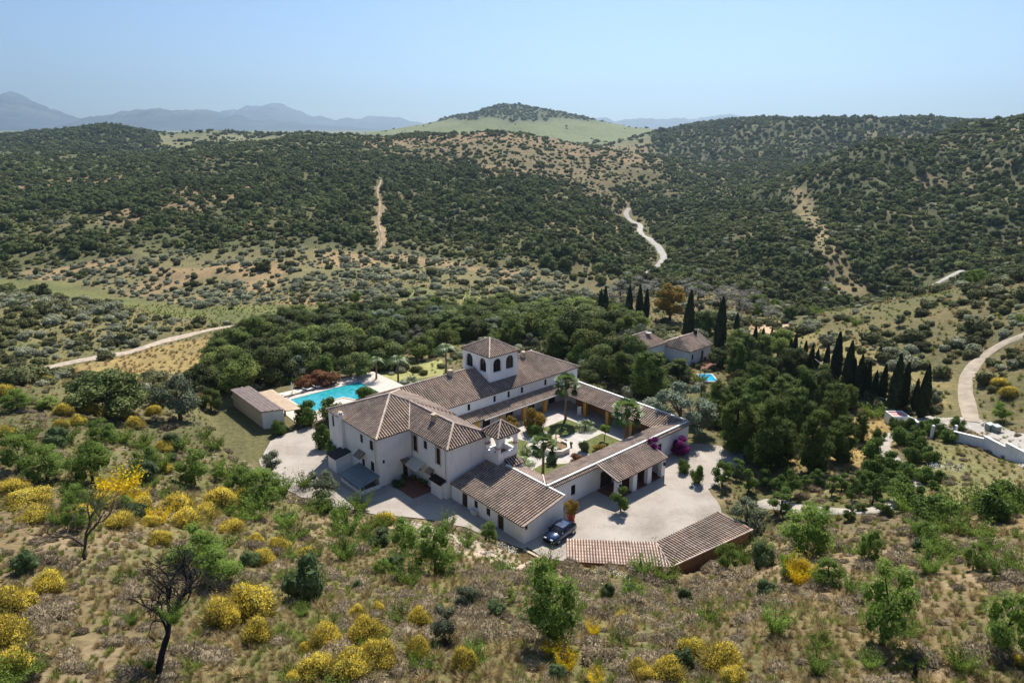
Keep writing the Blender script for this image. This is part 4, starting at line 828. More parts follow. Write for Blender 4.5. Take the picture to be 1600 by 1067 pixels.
def lobes_round(rng, n, R_, H, z0, lr=(.34, .5), flat=1., skew=1.2):
    """clumps filling a rounded crown of radius R_ from z0 up to z0+H"""
    out = []; fs = ((np.arange(n)+.5)/n)**skew; rng.shuffle(fs)
    for i, f in enumerate(fs):
        prof = R_*math.sqrt(max(.05, 1-((f-.38)/.68)**2)); r = R_*rng.uniform(*lr)*(1-.25*f); rr = max(0, prof-r*.85)*rng.uniform(.55, 1.08); a = 2.4*i+rng.uniform(0, .8)
        rz = min(r*.85, H*.34)*flat; out.append(((rr*math.cos(a), rr*math.sin(a), z0+rz*.8+f*(H-rz*1.7)), (r*rng.uniform(.85, 1.15), r*rng.uniform(.85, 1.15), rz)))
    if z0 < .15 or H > 8: out.append(((0, 0, H*.28), (R_*.72, R_*.72, H*.30)))
    return out
def trunk_mb(h, r, lobes=(), rng=None, lean=.1, n=6, limbs=5):
    rd = random.Random(int(h*1000+r*977)); m = MB(); top = (rd.uniform(-lean, lean)*h, rd.uniform(-lean, lean)*h, h)
    pts = [(0, 0, -.3), (top[0]*.15+rd.uniform(-.05, .05)*h, top[1]*.1, h*.33), (top[0]*.6+rd.uniform(-.05, .05)*h, top[1]*.6+rd.uniform(-.05, .05)*h, h*.7), top]
    m.tube(pts, [r*1.25, r, r*.8, r*.65], n)
    for c, rr in list(lobes)[:limbs]:
        mid = tuple((top[i]*.5+c[i]*.5)+rd.uniform(-.08, .08)*h for i in range(3)); m.tube([top if c[2] > h else pts[2], mid, c], [r*.5, r*.35, r*.15], 5)
    return m
M_bark = plain('grey_brown_bark', (.12, .09, .07), .95, .3, 4); M_bark2 = plain('dark_bark', (.045, .035, .03), .95, .3, 4); M_barkp = plain('palm_trunk_fibre', (.20, .14, .10), .95, .3, 5)
LM = dict(
    oak=leaf_mat('holm_oak_leaves', (.060, .084, .024), (.165, .195, .062), .2, .42),
    oakfar=leaf_mat('oak_scrub_leaves', (.078, .098, .034), (.20, .225, .080), .16, .38),
    almond=leaf_mat('almond_leaves', (.11, .18, .03), (.28, .38, .085), .48, .22),
    bright=leaf_mat('bright_shrub_leaves', (.10, .16, .025), (.24, .31, .06), .38, .2),
    olive=leaf_mat('olive_leaves', (.09, .11, .06), (.22, .24, .15), .2, .2),
    juniper=leaf_mat('juniper_leaves', (.055, .088, .034), (.14, .185, .07), .15, .2),
    pine=leaf_mat('pine_needles', (.055, .088, .018), (.17, .215, .045), .25, .2),
    oakb=leaf_mat('mid_green_oak_leaves', (.10, .14, .03), (.26, .31, .08), .25, .42),
    under=leaf_mat('undergrowth_leaves', (.115, .135, .042), (.27, .28, .09), .2, .35),
    cypress=leaf_mat('cypress_leaves', (.016, .028, .012), (.048, .065, .026), .08, .15),
    citrus=leaf_mat('citrus_leaves', (.06, .105, .02), (.175, .25, .055), .25, .2),
    broom=leaf_mat('broom_flowers', (.62, .46, .05), (.95, .78, .13), .38, .14),
    broomstem=leaf_mat('broom_stems', (.26, .22, .06), (.44, .36, .11), .25, .14),
    vivid=leaf_mat('vivid_broom_flowers', (.60, .42, .02), (.85, .66, .03), .25, .1),
    dry=leaf_mat('dry_scrub_twigs', (.21, .165, .105), (.46, .375, .245), .25, .35),
    straw=leaf_mat('dry_grass_blades', (.25, .185, .085), (.50, .385, .19), .35, .3),
    greengrass=leaf_mat('green_grass_blades', (.13, .165, .03), (.31, .335, .085), .35, .3),
    sage=leaf_mat('grey_sage_leaves', (.20, .215, .12), (.44, .44, .30), .2, .3),
    lowgreen=leaf_mat('low_scrub_leaves', (.085, .095, .038), (.22, .215, .085), .2, .35),
    silver=leaf_mat('silver_grey_leaves', (.13, .165, .10), (.31, .35, .24), .15, .1),
    rust=leaf_mat('rusty_leaves', (.13, .055, .025), (.28, .13, .06), .25, .1),
    orange=leaf_mat('golden_leaves', (.17, .12, .02), (.38, .24, .04), .25, .1),
    magenta=leaf_mat('magenta_bracts', (.12, .008, .085), (.36, .03, .25), .3, .1),
    bare=leaf_mat('bare_grey_twigs', (.16, .15, .12), (.34, .32, .28), .1, .2),
    palm=leaf_mat('palm_fronds', (.045, .085, .018), (.17, .24, .06), .3, .1, .4, .4),
    palm2=leaf_mat('blue_green_fronds', (.11, .15, .08), (.30, .34, .20), .25, .1, .4, .4),
)
def proto_crown(kind, mat, seed, builder): 
    rng = np.random.default_rng(seed); me = builder(rng).mesh(kind); me.materials.append(mat); return me
def b_oak(R_=4.0, H=5.8, z0=.35, n=9, leaves=3200, leaf=.36, core=.7, **k): return lambda rng: crown_nb(rng, lobes_round(rng, n, R_, H, z0, (.32, .46)), leaves, leaf, core, **k)
class Kind:
    """a plant kind: unit plants a few variants deep, crown and trunk meshes shared by every copy"""
    def __init__(s, name, label, cat, group, mat, builder, seed, nvar=3, trunk=None, bark=None, width=1., crown='crown', h0=1., mats=None):
        s.name, s.label, s.cat, s.group, s.width, s.crown, s.h0 = name, label, cat, group, width, crown, h0; s.var = []
        for i in range(nvar):
            rng = np.random.default_rng(seed*100+i); nb = builder(rng); me = nb.mesh(crown)
            for m in (mats or [mat]): me.materials.append(m)
            tm = None
            if trunk:
                tb = trunk_mb(trunk[0]*(1+.1*i), trunk[1], getattr(nb, 'lobes', ())); tm = tb.mesh('trunk', True); tm.materials.append(bark or M_bark)
            s.var.append((me, tm))
PLANTED = []
def plant(kind, x, y, w_, h=None, rot=None, z=None, var=None, label=None, solo=False):
    """w_ = crown width in metres, h = height in metres (default in proportion)"""
    k = KINDS_[kind]; i = len(PLANTED); v = k.var[(i*7+3) % len(k.var) if var is None else var]; s = w_/k.width; sz = s if h is None else h/k.h0
    z = float(hz(x, y)) if z is None else z; rot = (i*2.399) % 6.283 if rot is None else rot
    if v[1] is None or solo:
        o = bpy.data.objects.new(k.name, v[0]); COL.objects.link(o); o.location = (x, y, z-.05*s); o.rotation_euler = (0, 0, rot); o.scale = (s, s, sz)
    else:
        o = empty(k.name, (x, y, z-.03*s), rot); o.scale = (s, s, sz)
        for nm, me in ((k.crown, v[0]), ('trunk', v[1])): c = bpy.data.objects.new(nm, me); COL.objects.link(c); c.parent = o
    tag(o, label or k.label, k.cat, k.group); PLANTED.append((o, kind, x, y, w_, label)); return o
def pp(kind, px, py, wpx, hpx=None, **k):
    """plant at the ground point seen at (px, py), its size read along the sight line"""
    x, y, z = gp(px, py); dep = y*math.cos(PITCH)-(z-CAM_H)*math.sin(PITCH); sc = dep/FPX
    return plant(kind, x, y, wpx*sc, None if hpx is None else hpx*sc*1.0/ max(.6, math.cos(math.atan2(CAM_H-z, y))*1.12), z=z, **k)

def b_round(n, leaves, leaf, R_=1., H=1.5, z0=.2, core=.7, lr=(.34, .5), **k):
    def f(rng):
        lb = lobes_round(rng, n, R_, H, z0, lr); nb = crown_nb(rng, lb, leaves, leaf, core, **k); nb.lobes = lb; return nb
    return f
def b_dome(mounds, leaves, leaf, tilt=.3, core=.8):
    """one tight dome: broom, clipped shrub"""
    def f(rng):
        lb = [((rng.uniform(-.1, .1), rng.uniform(-.1, .1), .36), (.88, .86, .62))]+[((.55*math.cos(a), .55*math.sin(a), .34+rng.uniform(0, .22)), (.44, .44, .42)) for a in rng.uniform(0, 6.28, mounds)]
        return crown_nb(rng, lb, leaves, leaf, core, shell=.10)
    return f
def b_broom(flowers, stems, leaf):
    """dome of radiating stems breaking into many small flower heads, green and brown showing between and below them"""
    def f(rng):
        n = 13; d = unit(rng.normal(size=(n, 3))); d[:, 2] = np.abs(d[:, 2])*.8+.12; d = unit(d)*rng.uniform(.52, .74, (n, 1)); d[:, 2] *= .8
        lb = [(tuple(c+np.array([0, 0, .12])), (r, r, r*.85)) for c, r in zip(d, rng.uniform(.24, .40, n))]+[((0, 0, .3), (.62, .62, .5))]
        nb = crown_nb(rng, lb, flowers, leaf, 0, shell=.26, tint=(.15, .9))
        z = nb.v[0].reshape(-1, 4, 3)[:, 0, 2]; nb.m[0] = np.where(rng.uniform(0, 1, len(z)) > np.clip(.72+.6*z, .6, .99), 1, 0)
        for c, r in lb: blob(nb, c, np.array(r)*.74, rng, .10); nb.m[-1][:] = 1
        P = unit(rng.normal(size=(stems, 3))); P[:, 2] = np.abs(P[:, 2]); P *= rng.uniform(.5, 1.0, (stems, 1))*np.array([1, 1, .85]); T = unit(P+rng.normal(0, .12, P.shape)); B = unit(np.cross(T, rng.normal(size=P.shape)))
        L = rng.uniform(.1, .28, (stems, 1)); nb.quads(np.stack([P-T*L-B*.012, P-T*L+B*.012, P+T*L+B*.009, P+T*L-B*.009], 1), rng.uniform(0, 1, stems), 1)
        return nb
    return f
def b_sprays(n, L, spread, leaf, base=.1, leaves=24, up=.9, w_=.5):
    """upright sprays carrying leaves: young almond suckers, vivid broom, tall shrubs"""
    def f(rng):
        nb = NB()
        for i in range(n):
            a = rng.uniform(0, 6.283); d = np.array([math.cos(a)*spread, math.sin(a)*spread, up])*rng.uniform(.7, 1.1); r0 = np.array([math.cos(a), math.sin(a), 0])*base*rng.uniform(0, 1); l = L*rng.uniform(.6, 1.05)
            t = np.linspace(0, 1, leaves)**.8; bend = np.array([math.cos(a), math.sin(a), -.25])*.25*spread
            P = r0+d*(t*l)[:, None]+bend*(t**2*l)[:, None]; P += rng.normal(0, .055*L, P.shape); N = rng.normal(size=P.shape)+np.array([0, 0, .5])
            nb.quads(leafq(P, N, leaf*rng.uniform(.7, 1.3, len(P)), leaf*w_*rng.uniform(.7, 1.3, len(P)), rng), np.clip(rng.uniform(.1, .9)+rng.normal(0, .15, len(P)), 0, 1))
            B = np.array([-math.sin(a), math.cos(a), 0])*.012*L; Q = [r0-B, r0+B, r0+d*l*.85+bend*l*.7+B*.4, r0+d*l*.85+bend*l*.7-B*.4]; nb.quads(np.array([Q]), .1)
        return nb
    return f
def b_cushion(n):
    """low cushion of fine dry twigs: every face springs from the ground outwards"""
    def f(rng):
        nb = NB(); w_ = rng.uniform(.8, 1.2); h = rng.uniform(.55, .95); d = unit(rng.normal(size=(n, 3))); d[:, 2] = np.abs(d[:, 2]); s_ = np.array([.45*w_, .45, .42*h]); P = d*s_*rng.uniform(.75, 1.08, (n, 1)); T = unit(d+rng.normal(0, .5, d.shape)); B = unit(np.cross(T, rng.normal(size=d.shape)))
        L = rng.uniform(.05, .12, (n, 1)); W = rng.uniform(.010, .024, (n, 1)); nb.quads(np.stack([P-T*L-B*W*.4, P-B*W, P+T*L, P+B*W], 1), np.clip(rng.normal(.5, .25, n), 0, 1))
        blob(nb, (0, 0, .02), s_*.80, rng, .07, .35, (9, 12)); return nb
    return f
def b_cypress(leaves=2200):
    def f(rng):
        nb = NB(); z = rng.uniform(0, 1, leaves)**.85; r = np.interp(z, [0, .04, .2, .55, .85, 1], [.35, .75, 1, .85, .42, .04])*rng.uniform(.78, 1.08, leaves); a = rng.uniform(0, 6.283, leaves)
        r *= 1+.10*np.sin(a*5+z*9); P = np.stack([r*np.cos(a), r*np.sin(a), z*8+.15], -1); N = np.stack([np.cos(a), np.sin(a), .2+0*a], -1)+rng.normal(0, .4, (leaves, 3))
        nb.quads(leafq(P, N, .55*rng.uniform(.6, 1.3, leaves), .24, rng, 1.5), np.clip(rng.normal(.5, .25, leaves), 0, 1))
        for k in range(6): q = (k+.5)/6; rr = np.interp(q, [0, .04, .2, .55, .85, 1], [.35, .75, 1, .85, .42, .04])*.85; blob(nb, (0, 0, q*8), (rr, rr, .95), rng, .06)
        return nb
    return f
def b_fanpalm(nf=34, R_=1.5):
    def f(rng):
        nb = NB()
        for i in range(nf):
            a = i*2.4+rng.uniform(-.2, .2); el = rng.uniform(-.75, 1.25); d = np.array([math.cos(a)*math.cos(el), math.sin(a)*math.cos(el), math.sin(el)]); side = unit(np.cross(d, [0, 0, 1.])[None])[0]; up_ = np.cross(side, d)
            st = R_*.48; tip = d*st; nb.quads(np.array([[-side*.03, side*.03, tip+side*.015, tip-side*.015]]), .3)
            for j in range(11):
                q = (j-5)/5*1.25; dd = d*math.cos(q)+side*math.sin(q); e = tip+dd*R_*.52*(1-.1*abs(q))+np.array([0, 0, -.16*R_]); w_ = np.cross(dd, up_)*.07; m_ = tip*.4+e*.6+up_*.03
                nb.quads(np.array([[tip, m_-w_, e, m_+w_]]), np.clip(.35+.5*(el > .1)+rng.normal(0, .1), 0, 1))
        blob(nb, (0, 0, -.1), (.25, .25, .45), rng, .1, .1); return nb
    return f
def b_datepalm(nf=30, R_=2.2, leaf=.42, rise=.9):
    def f(rng):
        nb = NB()
        for i in range(nf):
            a = i*2.4; el = rng.uniform(.15, 1.3)*rise; N = 14; t = np.linspace(0, 1, N); h = np.array([math.cos(a), math.sin(a), 0]); L = R_*rng.uniform(.85, 1.1)
            P = h*(np.cos(el)*t+.25*t**2)[:, None]*L; P[:, 2] = (math.sin(el)*t-.75*t**2.2)*L; side = np.array([-math.sin(a), math.cos(a), 0])
            nb.quads(np.stack([P[:-1]-side*.02, P[:-1]+side*.02, P[1:]+side*.015, P[1:]-side*.015], 1), .2)
            for sgn in (-1, 1):
                Q = P[2:]; T = unit(np.gradient(P, axis=0)[2:]); ll = leaf*np.sin(np.linspace(.5, 2.9, len(Q)))[:, None]; tip = Q+(side*sgn*.85+T*.55+np.array([0, 0, .12]))*ll
                for o_ in (0, .5): Q2 = Q+T*o_*L/N; t2 = tip+T*o_*L/N; nb.quads(np.stack([Q2, (Q2+t2)/2+T*.035, t2, (Q2+t2)/2-T*.035], 1), np.clip(.4+.35*math.sin(el)+rng.normal(0, .12, len(Q)), 0, 1))
        return nb
    return f
def b_tuft(n, L, spread, w_=.02):
    def f(rng):
        nb = NB(); a = rng.uniform(0, 6.283, n); b = rng.uniform(0, spread, n); r = rng.uniform(0, .3, n)*L; l = L*rng.uniform(.6, 1.1, n)
        P = np.stack([r*np.cos(a), r*np.sin(a), 0*a], -1); T = np.stack([np.cos(a)*np.sin(b), np.sin(a)*np.sin(b), np.cos(b)], -1); B = np.stack([-np.sin(a), np.cos(a), 0*a], -1)*w_
        M_ = P+T*(l*.5)[:, None]; E = P+T*l[:, None]+np.stack([np.cos(a), np.sin(a), -.6+0*a], -1)*(l*.18)[:, None]
        nb.quads(np.stack([P-B, P+B, M_+B*.8, M_-B*.8], 1), rng.uniform(0, 1, n)); nb.quads(np.stack([M_-B*.8, M_+B*.8, E+B*.1, E-B*.1], 1), rng.uniform(0, 1, n)); return nb
    return f
# the charred and bare almond trees: forking limbs
def branches(rng, h, levels=5, r=.12, spread=.75, sub=3):
    m = MB()
    def grow(p, d, l, r_, k):
        n_ = 3; pts = [p]; q = p
        for i in range(n_): d = (d+Vector(rng.normal(0, .22, 3).tolist())).normalized(); q = q+d*l/n_; pts.append(q)
        m.tube(pts, [r_, r_*.9, r_*.8, r_*.68], 5 if k > 2 else 3, 0, float(rng.uniform(0, 1)), cap=False)
        if k > 0:
            for j in range(sub if k < levels else 3):
                a = rng.uniform(0, 6.28); s_ = spread*rng.uniform(.6, 1.2); nd_ = (d+Vector((math.cos(a)*s_, math.sin(a)*s_, rng.uniform(-.25, .35)))).normalized(); grow(q if j < 2 else pts[2], nd_, l*rng.uniform(.62, .85), r_*.62, k-1)
    grow(Vector((0, 0, -.2)), Vector((.15, .1, 1)), h*.3, r, levels); return m

# ------------------------------------------------------------------ scatter of uncountable ground plants: ONE object, geometry nodes on a cloud of points
def proto_obj(name, me):
    o = bpy.data.objects.new(name, me); return o
def scatter(name, label, cat, pts, scales, meshes, seed=1, tilt=.12, zsc=None):
    rng = np.random.default_rng(seed); n = len(pts); me = bpy.data.meshes.new(name); me.vertices.add(n); me.vertices.foreach_set('co', np.asarray(pts, float).ravel())
    sc = np.stack([scales, scales, scales*(rng.uniform(.8, 1.2, n) if zsc is None else zsc)], -1)
    me.attributes.new('psc', 'FLOAT_VECTOR', 'POINT').data.foreach_set('vector', sc.ravel())
    ro = np.stack([rng.normal(0, tilt, n), rng.normal(0, tilt, n), rng.uniform(0, 6.283, n)], -1); me.attributes.new('prot', 'FLOAT_VECTOR', 'POINT').data.foreach_set('vector', ro.ravel())
    me.attributes.new('pidx', 'INT', 'POINT').data.foreach_set('value', rng.integers(0, len(meshes), n).astype(np.int32)); me.update()
    o = bpy.data.objects.new(name, me); COL.objects.link(o); tag(o, label, cat, kind='stuff')
    c = bpy.data.collections.new(name+'_plants')
    for i, m_ in enumerate(meshes): c.objects.link(proto_obj('%s_%02d' % (name, i), m_))
    g = bpy.data.node_groups.new(name, 'GeometryNodeTree'); g.interface.new_socket('Geometry', in_out='INPUT', socket_type='NodeSocketGeometry'); g.interface.new_socket('Geometry', in_out='OUTPUT', socket_type='NodeSocketGeometry')
    N = g.nodes; gi = N.new('NodeGroupInput'); go = N.new('NodeGroupOutput'); ip = N.new('GeometryNodeInstanceOnPoints'); ci = N.new('GeometryNodeCollectionInfo'); ci.inputs[0].default_value = c; ci.inputs['Separate Children'].default_value = True; ci.inputs['Reset Children'].default_value = True
    def attr(nm, ty): a = N.new('GeometryNodeInputNamedAttribute'); a.data_type = ty; a.inputs[0].default_value = nm; return a.outputs[0]
    g.links.new(gi.outputs[0], ip.inputs['Points']); g.links.new(ci.outputs[0], ip.inputs['Instance']); ip.inputs['Pick Instance'].default_value = True
    g.links.new(attr('pidx', 'INT'), ip.inputs['Instance Index']); e2r = N.new('FunctionNodeEulerToRotation'); g.links.new(attr('prot', 'FLOAT_VECTOR'), e2r.inputs[0]); g.links.new(e2r.outputs[0], ip.inputs['Rotation']); g.links.new(attr('psc', 'FLOAT_VECTOR'), ip.inputs['Scale'])
    g.links.new(ip.outputs[0], go.inputs[0]); md = o.modifiers.new('plants', 'NODES'); md.node_group = g; return o
def protos(mat, builder, n, seed, name='plant'):
    out = []
    for i in range(n):
        me = builder(np.random.default_rng(seed+i)).mesh(name)
        for m_ in (mat if isinstance(mat, tuple) else (mat,)): me.materials.append(m_)
        out.append(me)
    return out
KINDS_ = dict(
    oak=Kind('holm_oak', 'dark spreading holm oak', 'tree', 'evergreen trees in the belt behind the estate', LM['oak'], b_oak(n=12, leaves=5200, leaf=.30), 1, 4, (2.6, .28), M_bark2, 8., h0=6.2),
    oakb=Kind('broadleaf_tree', 'mid green rounded broadleaf tree', 'tree', 'lighter trees in the belt behind the estate', LM['oakb'], b_oak(R_=3.6, H=5.4, z0=.4, n=14, leaves=5200, leaf=.28, core=.62), 31, 3, (2.4, .22), M_bark, 7.2, h0=5.8),
    pine=Kind('pine_tree', 'dense dark green pine', 'tree', 'dark pines right of the courtyard', LM['pine'], b_round(26, 9500, .34, 3.2, 9.4, .2, .68, (.30, .44), asp=.28), 2, 3, (5.5, .2), M_bark2, 6.6, h0=9.6),
    olivet=Kind('olive_tree', 'round grey green olive tree', 'tree', 'olive trees', LM['olive'], b_round(10, 3600, .13, 1.5, 2.6, .3, .6), 3, 2, (1.3, .13), M_bark, 3.2, h0=2.9),
    almond=Kind('almond_tree', 'fresh green almond tree', 'tree', 'almond trees on the dry slope', LM['almond'], b_round(15, 6500, .13, 1.6, 3.0, .25, .48, (.34, .50), asp=.42), 4, 4, (1.7, .09), M_bark2, 3.4, h0=3.3),
    shrub=Kind('green_shrub', 'bright green leafy shrub', 'shrub', 'green shrubs on the dry slope', LM['bright'], b_sprays(60, 1.25, .62, .12, .35, 26), 5, 3, None, None, 2.0, h0=1.35),
    sucker=Kind('almond_sapling', 'upright bushy green almond sapling', 'shrub', 'almond saplings on the dry slope', LM['almond'], b_sprays(55, 2.3, .40, .14, .3, 34), 6, 3, None, None, 2.0, h0=2.2),
    juniper=Kind('juniper_bush', 'dark blue green bush', 'shrub', 'dark bushes on the dry slope', LM['juniper'], b_round(12, 4200, .09, 1., 1.5, .0, .7, (.42, .58), asp=.3), 7, 3, None, None, 2.1, h0=1.6),
    broom=Kind('broom_bush', 'domed yellow flowering broom bush', 'shrub', 'yellow broom bushes', None, b_broom(4600, 1000, .070), 8, 5, None, None, 2.0, h0=1.0, mats=(LM['broom'], LM['broomstem'])),
    vivid=Kind('spanish_broom', 'upright bright yellow Spanish broom', 'shrub', 'bright yellow Spanish brooms', LM['vivid'], b_sprays(70, 1.4, .55, .12, .3, 24), 9, 2, None, None, 1.7, h0=1.5),
    citrus=Kind('citrus_tree', 'small glossy round citrus tree', 'tree', 'citrus trees in rows right of the gravel', LM['citrus'], b_round(8, 2200, .13, 1.0, 2.0, .25, .66, asp=.5), 10, 3, (.9, .07), M_bark2, 2.1, h0=2.3),
    cypress=Kind('cypress', 'tall slim dark cypress', 'tree', 'cypresses along the drive', LM['cypress'], b_cypress(), 11, 3, (1.2, .16), M_bark2, 2.05, h0=8.3),
    carob=Kind('carob_tree', 'broad silvery green tree', 'tree', None, LM['silver'], b_round(22, 6500, .22, 3.6, 5.2, .5, .72, (.20, .30)), 12, 1, (2., .3), M_bark, 7.6, h0=6.),
    fanpalm=Kind('fan_palm', 'fan palm', 'palm', 'palms round the courtyard', LM['palm'], b_fanpalm(), 13, 2, None, None, 3.0, h0=1.),
    datepalm=Kind('date_palm', 'low arching date palm', 'palm', 'palms round the courtyard', LM['palm'], b_datepalm(), 14, 2, (.5, .16), M_barkp, 4., crown='fronds', h0=2.),
    bluepalm=Kind('blue_palm', 'pale blue green clump of fan palms', 'palm', None, LM['palm2'], b_datepalm(46, 2.2, .7, 1.0), 15, 1, (.4, .2), M_barkp, 4., crown='fronds', h0=2.2),
    bougain=Kind('bougainvillea', 'deep magenta bougainvillea', 'shrub', None, LM['magenta'], b_round(9, 3000, .12, 1.2, 2.4, .0, .7), 16, 2, None, None, 2.5, h0=2.5),
    rust=Kind('rusty_shrub', 'rust coloured bush', 'shrub', None, LM['rust'], b_round(9, 2400, .16, 1.4, 1.7, .0, .65), 17, 2, None, None, 2.9, h0=1.8),
    golden=Kind('golden_tree', 'golden orange broad tree', 'tree', None, LM['orange'], b_round(14, 5200, .34, 3.4, 7.5, 1.2, .6), 18, 1, (4., .25), M_bark, 7., h0=9.),
    poplar=Kind('bare_poplar', 'bare pale grey poplar', 'tree', 'bare grey poplars in the valley', LM['bare'], b_round(10, 3000, .28, 2.6, 7, .6, .3, asp=.22), 19, 3, (4, .14), M_bark, 5.4, h0=8.),
    hedge=Kind('garden_bush', 'dense green garden bush', 'shrub', 'dense bushes along the orchard path', LM['citrus'], b_round(8, 2400, .13, 1.1, 1.4, .0, .7), 20, 3, None, None, 2.3, h0=1.5),
    topiary=Kind('clipped_tree', 'small clipped ball tree', 'tree', None, LM['bright'], b_round(6, 2200, .08, .95, .95, 1.15, .8, (.45, .55)), 21, 1, (1.3, .06), M_bark, 2., h0=2.2),
    yshrub=Kind('ochre_bush', 'yellow brown leaved bush', 'shrub', None, LM['orange'], b_round(9, 2600, .14, 1.3, 2.3, .1, .65), 22, 2, None, None, 2.7, h0=2.5),
)
# ---------------------------------------------------------------- scatter areas
BUILT = [(-10, -25), (-6.6, -39), (22, -39), (43, -24), (43.5, 21), (41.8, 24.5), (37.5, 27.2), (30, 27.3), (26.5, 31.5), (22.5, 38), (10.2, 36.2), (3.2, 28.2), (4.4, 21.8), (3.5, 18.3), (2.6, 15.8), (2.4, 13.9), (.6, 10.8), (-1.1, 8.3), (-3.1, 5.9), (-4.9, 3.3), (-6.6, .4), (-8.2, -3), (-9, -7), (-9.4, -12)]
def built_d(x, y):
    u, v = w2uv(x, y); return polyd(u, v, BUILT)
def road_d(x, y):
    d = np.full(np.shape(x), 1e9)
    for p, w_ in ROADP.values(): d = np.minimum(d, segdist(x, y, p[::2]+[p[-1]])-w_/2)
    return np.minimum(d, segdist(x, y, DRIVE[::2]+[DRIVE[-1]])-1.6)
def cells(D0, D1, az0, az1, step, seed, growth=0.):
    """jittered points over a sector, cell size growing with distance"""
    rng = np.random.default_rng(seed); out = []; D = D0
    while D < D1:
        st = step*(1+growth*(D-D0)/(D1-D0)); a = np.arange(az0, az1, math.degrees(st/D)); n = len(a)
        aa = np.radians(a+rng.uniform(0, math.degrees(st/D), n)); dd = D+rng.uniform(0, st, n); out.append(np.stack([dd*np.sin(aa), dd*np.cos(aa)], -1)); D += st
    return np.concatenate(out)
rng = np.random.default_rng(77)
def regd(name, x, y): return polyd(x, y, REG[name])

# hillside oaks -------------------------------------------------------------
P = cells(262, 1120, -44, 44, 4.9, 5, .5); x, y = P.T; D = np.hypot(x, y); az = np.degrees(np.arctan2(x, y))
dens = sstep(.28, .52, 1-fbm(x, y, 60, 4, 101))*.95+.32
f2 = fbm(x, y, 16, 3, 103); dens *= .55+.9*sstep(.32, .52, f2)
low = np.minimum(regd('sage', x, y), np.minimum(regd('meadow', x, y), regd('meadow_back', x, y))); dens *= sstep(2, 22, low)*.97+.035
dens *= sstep(-10, 25, regd('greenslope', x, y))*.75+.25
xr = np.degrees(np.arctan2(x, y))
dens = np.where((D > 640) & (xr < -12), np.maximum(dens, .75), dens); ridge_ = (D > 560)*np.exp(-((xr-1.5)/8)**2); dens *= 1-ridge_*.45
right = sstep(10, 15, xr); dens = dens*(1-right)+(.8+.4*sstep(.3, .5, f2))*right
tr_ = sstep(20, -20, regd('tanridge', x, y)); dens *= 1-.45*tr_; dens *= 1-.5*sstep(10, -10, regd('tanspur', x, y))
dens[(road_d(x, y) < 3.5) | (regd('firebreak', x, y) < 2.5) | (segdist(x, y, ROADP['hill_track'][0]) < 2.6)] = 0
dens[(D < 300) & (xr > 5) & (np.abs(xr-12) < 9) & (D < 285)] *= .3
tr_s = sstep(20, -20, regd('tanridge', x, y)); k = rng.uniform(0, 1, len(x)) < dens; tr_s = tr_s[k]; x, y, D, f2, xr = x[k], y[k], D[k], f2[k], xr[k]
s = rng.lognormal(0, .32, len(x))*(.66+.32*sstep(.4, .6, f2)); s *= 1-.22*sstep(560, 760, D)-.22*(xr > 12)*(D > 330)*(D < 650)
s *= 1-.35*tr_s; s *= 1+.4*sstep(680, 760, D)*(xr > 10); s = np.clip(s, .25, 1.3)
zz = hz(x, y); dep = np.argsort(D/s); near = dep[:135]; rest = np.ones(len(x), bool); rest[near] = False
oakfar = protos(LM['oakfar'], b_oak(3.2, 3.9, .0, 8, 1500, .42, .78), 5, 900, 'crown')
oaklow = protos(LM['oakfar'], b_oak(3.2, 3.4, .0, 6, 420, .75, .84), 4, 950, 'crown')
for q, i in enumerate(near):
    o = bpy.data.objects.new('holm_oak', oakfar[q % 5]); COL.objects.link(o); o.location = (x[i], y[i], zz[i]-.25); o.rotation_euler = (0, 0, q*2.4); o.scale = (s[i],)*3
    tag(o, 'dark rounded evergreen oak growing on the scrubby hillsides beyond the valley meadow', 'tree', 'evergreen oaks on the hillsides')
m1 = rest & (D < 520); m2 = rest & (D >= 520)
scatter('oak_woodland', 'dark evergreen oak scrub covering the middle hillsides', 'woodland', np.stack([x, y, zz-.3], -1)[m1], s[m1], oakfar, 3)
scatter('oak_woodland', 'dark evergreen oak scrub on the upper hillsides and ridges', 'woodland', np.stack([x, y, zz-.3], -1)[m2], s[m2], oaklow, 4)
# far scrub on the mesa, the cone hill and the left knoll ---------------------
P = cells(1120, 2350, -44, 44, 7.5, 6, .6); x, y = P.T; D = np.hypot(x, y); az = np.degrees(np.arctan2(x, y)); zz = hz(x, y)
dens = .05+.22*sstep(.5, .62, fbm(x, y, 60, 3, 105)); dens[(az > 11) & (D < 1500)] = .95; dens[(az < -26) & (D < 1750)] = .95; dens[(az < -14) & (D < 1200)] = .7
cone = (D > 1450) & (az > -12) & (az < 11); dens[cone] = np.where((zz+(fbm(x, y, 60, 3, 71)-.5)*26)[cone] > 62, .72, .012)
k = rng.uniform(0, 1, len(x)) < dens; x, y, zz = x[k], y[k], zz[k]
scatter('far_scrub', 'distant dark scrub on the flat topped hill, the cone hill and the left knoll', 'scrub', np.stack([x, y, zz-.3], -1), np.clip(rng.lognormal(.05, .35, len(x))*1.1, .5, 2.2), oaklow, 5)
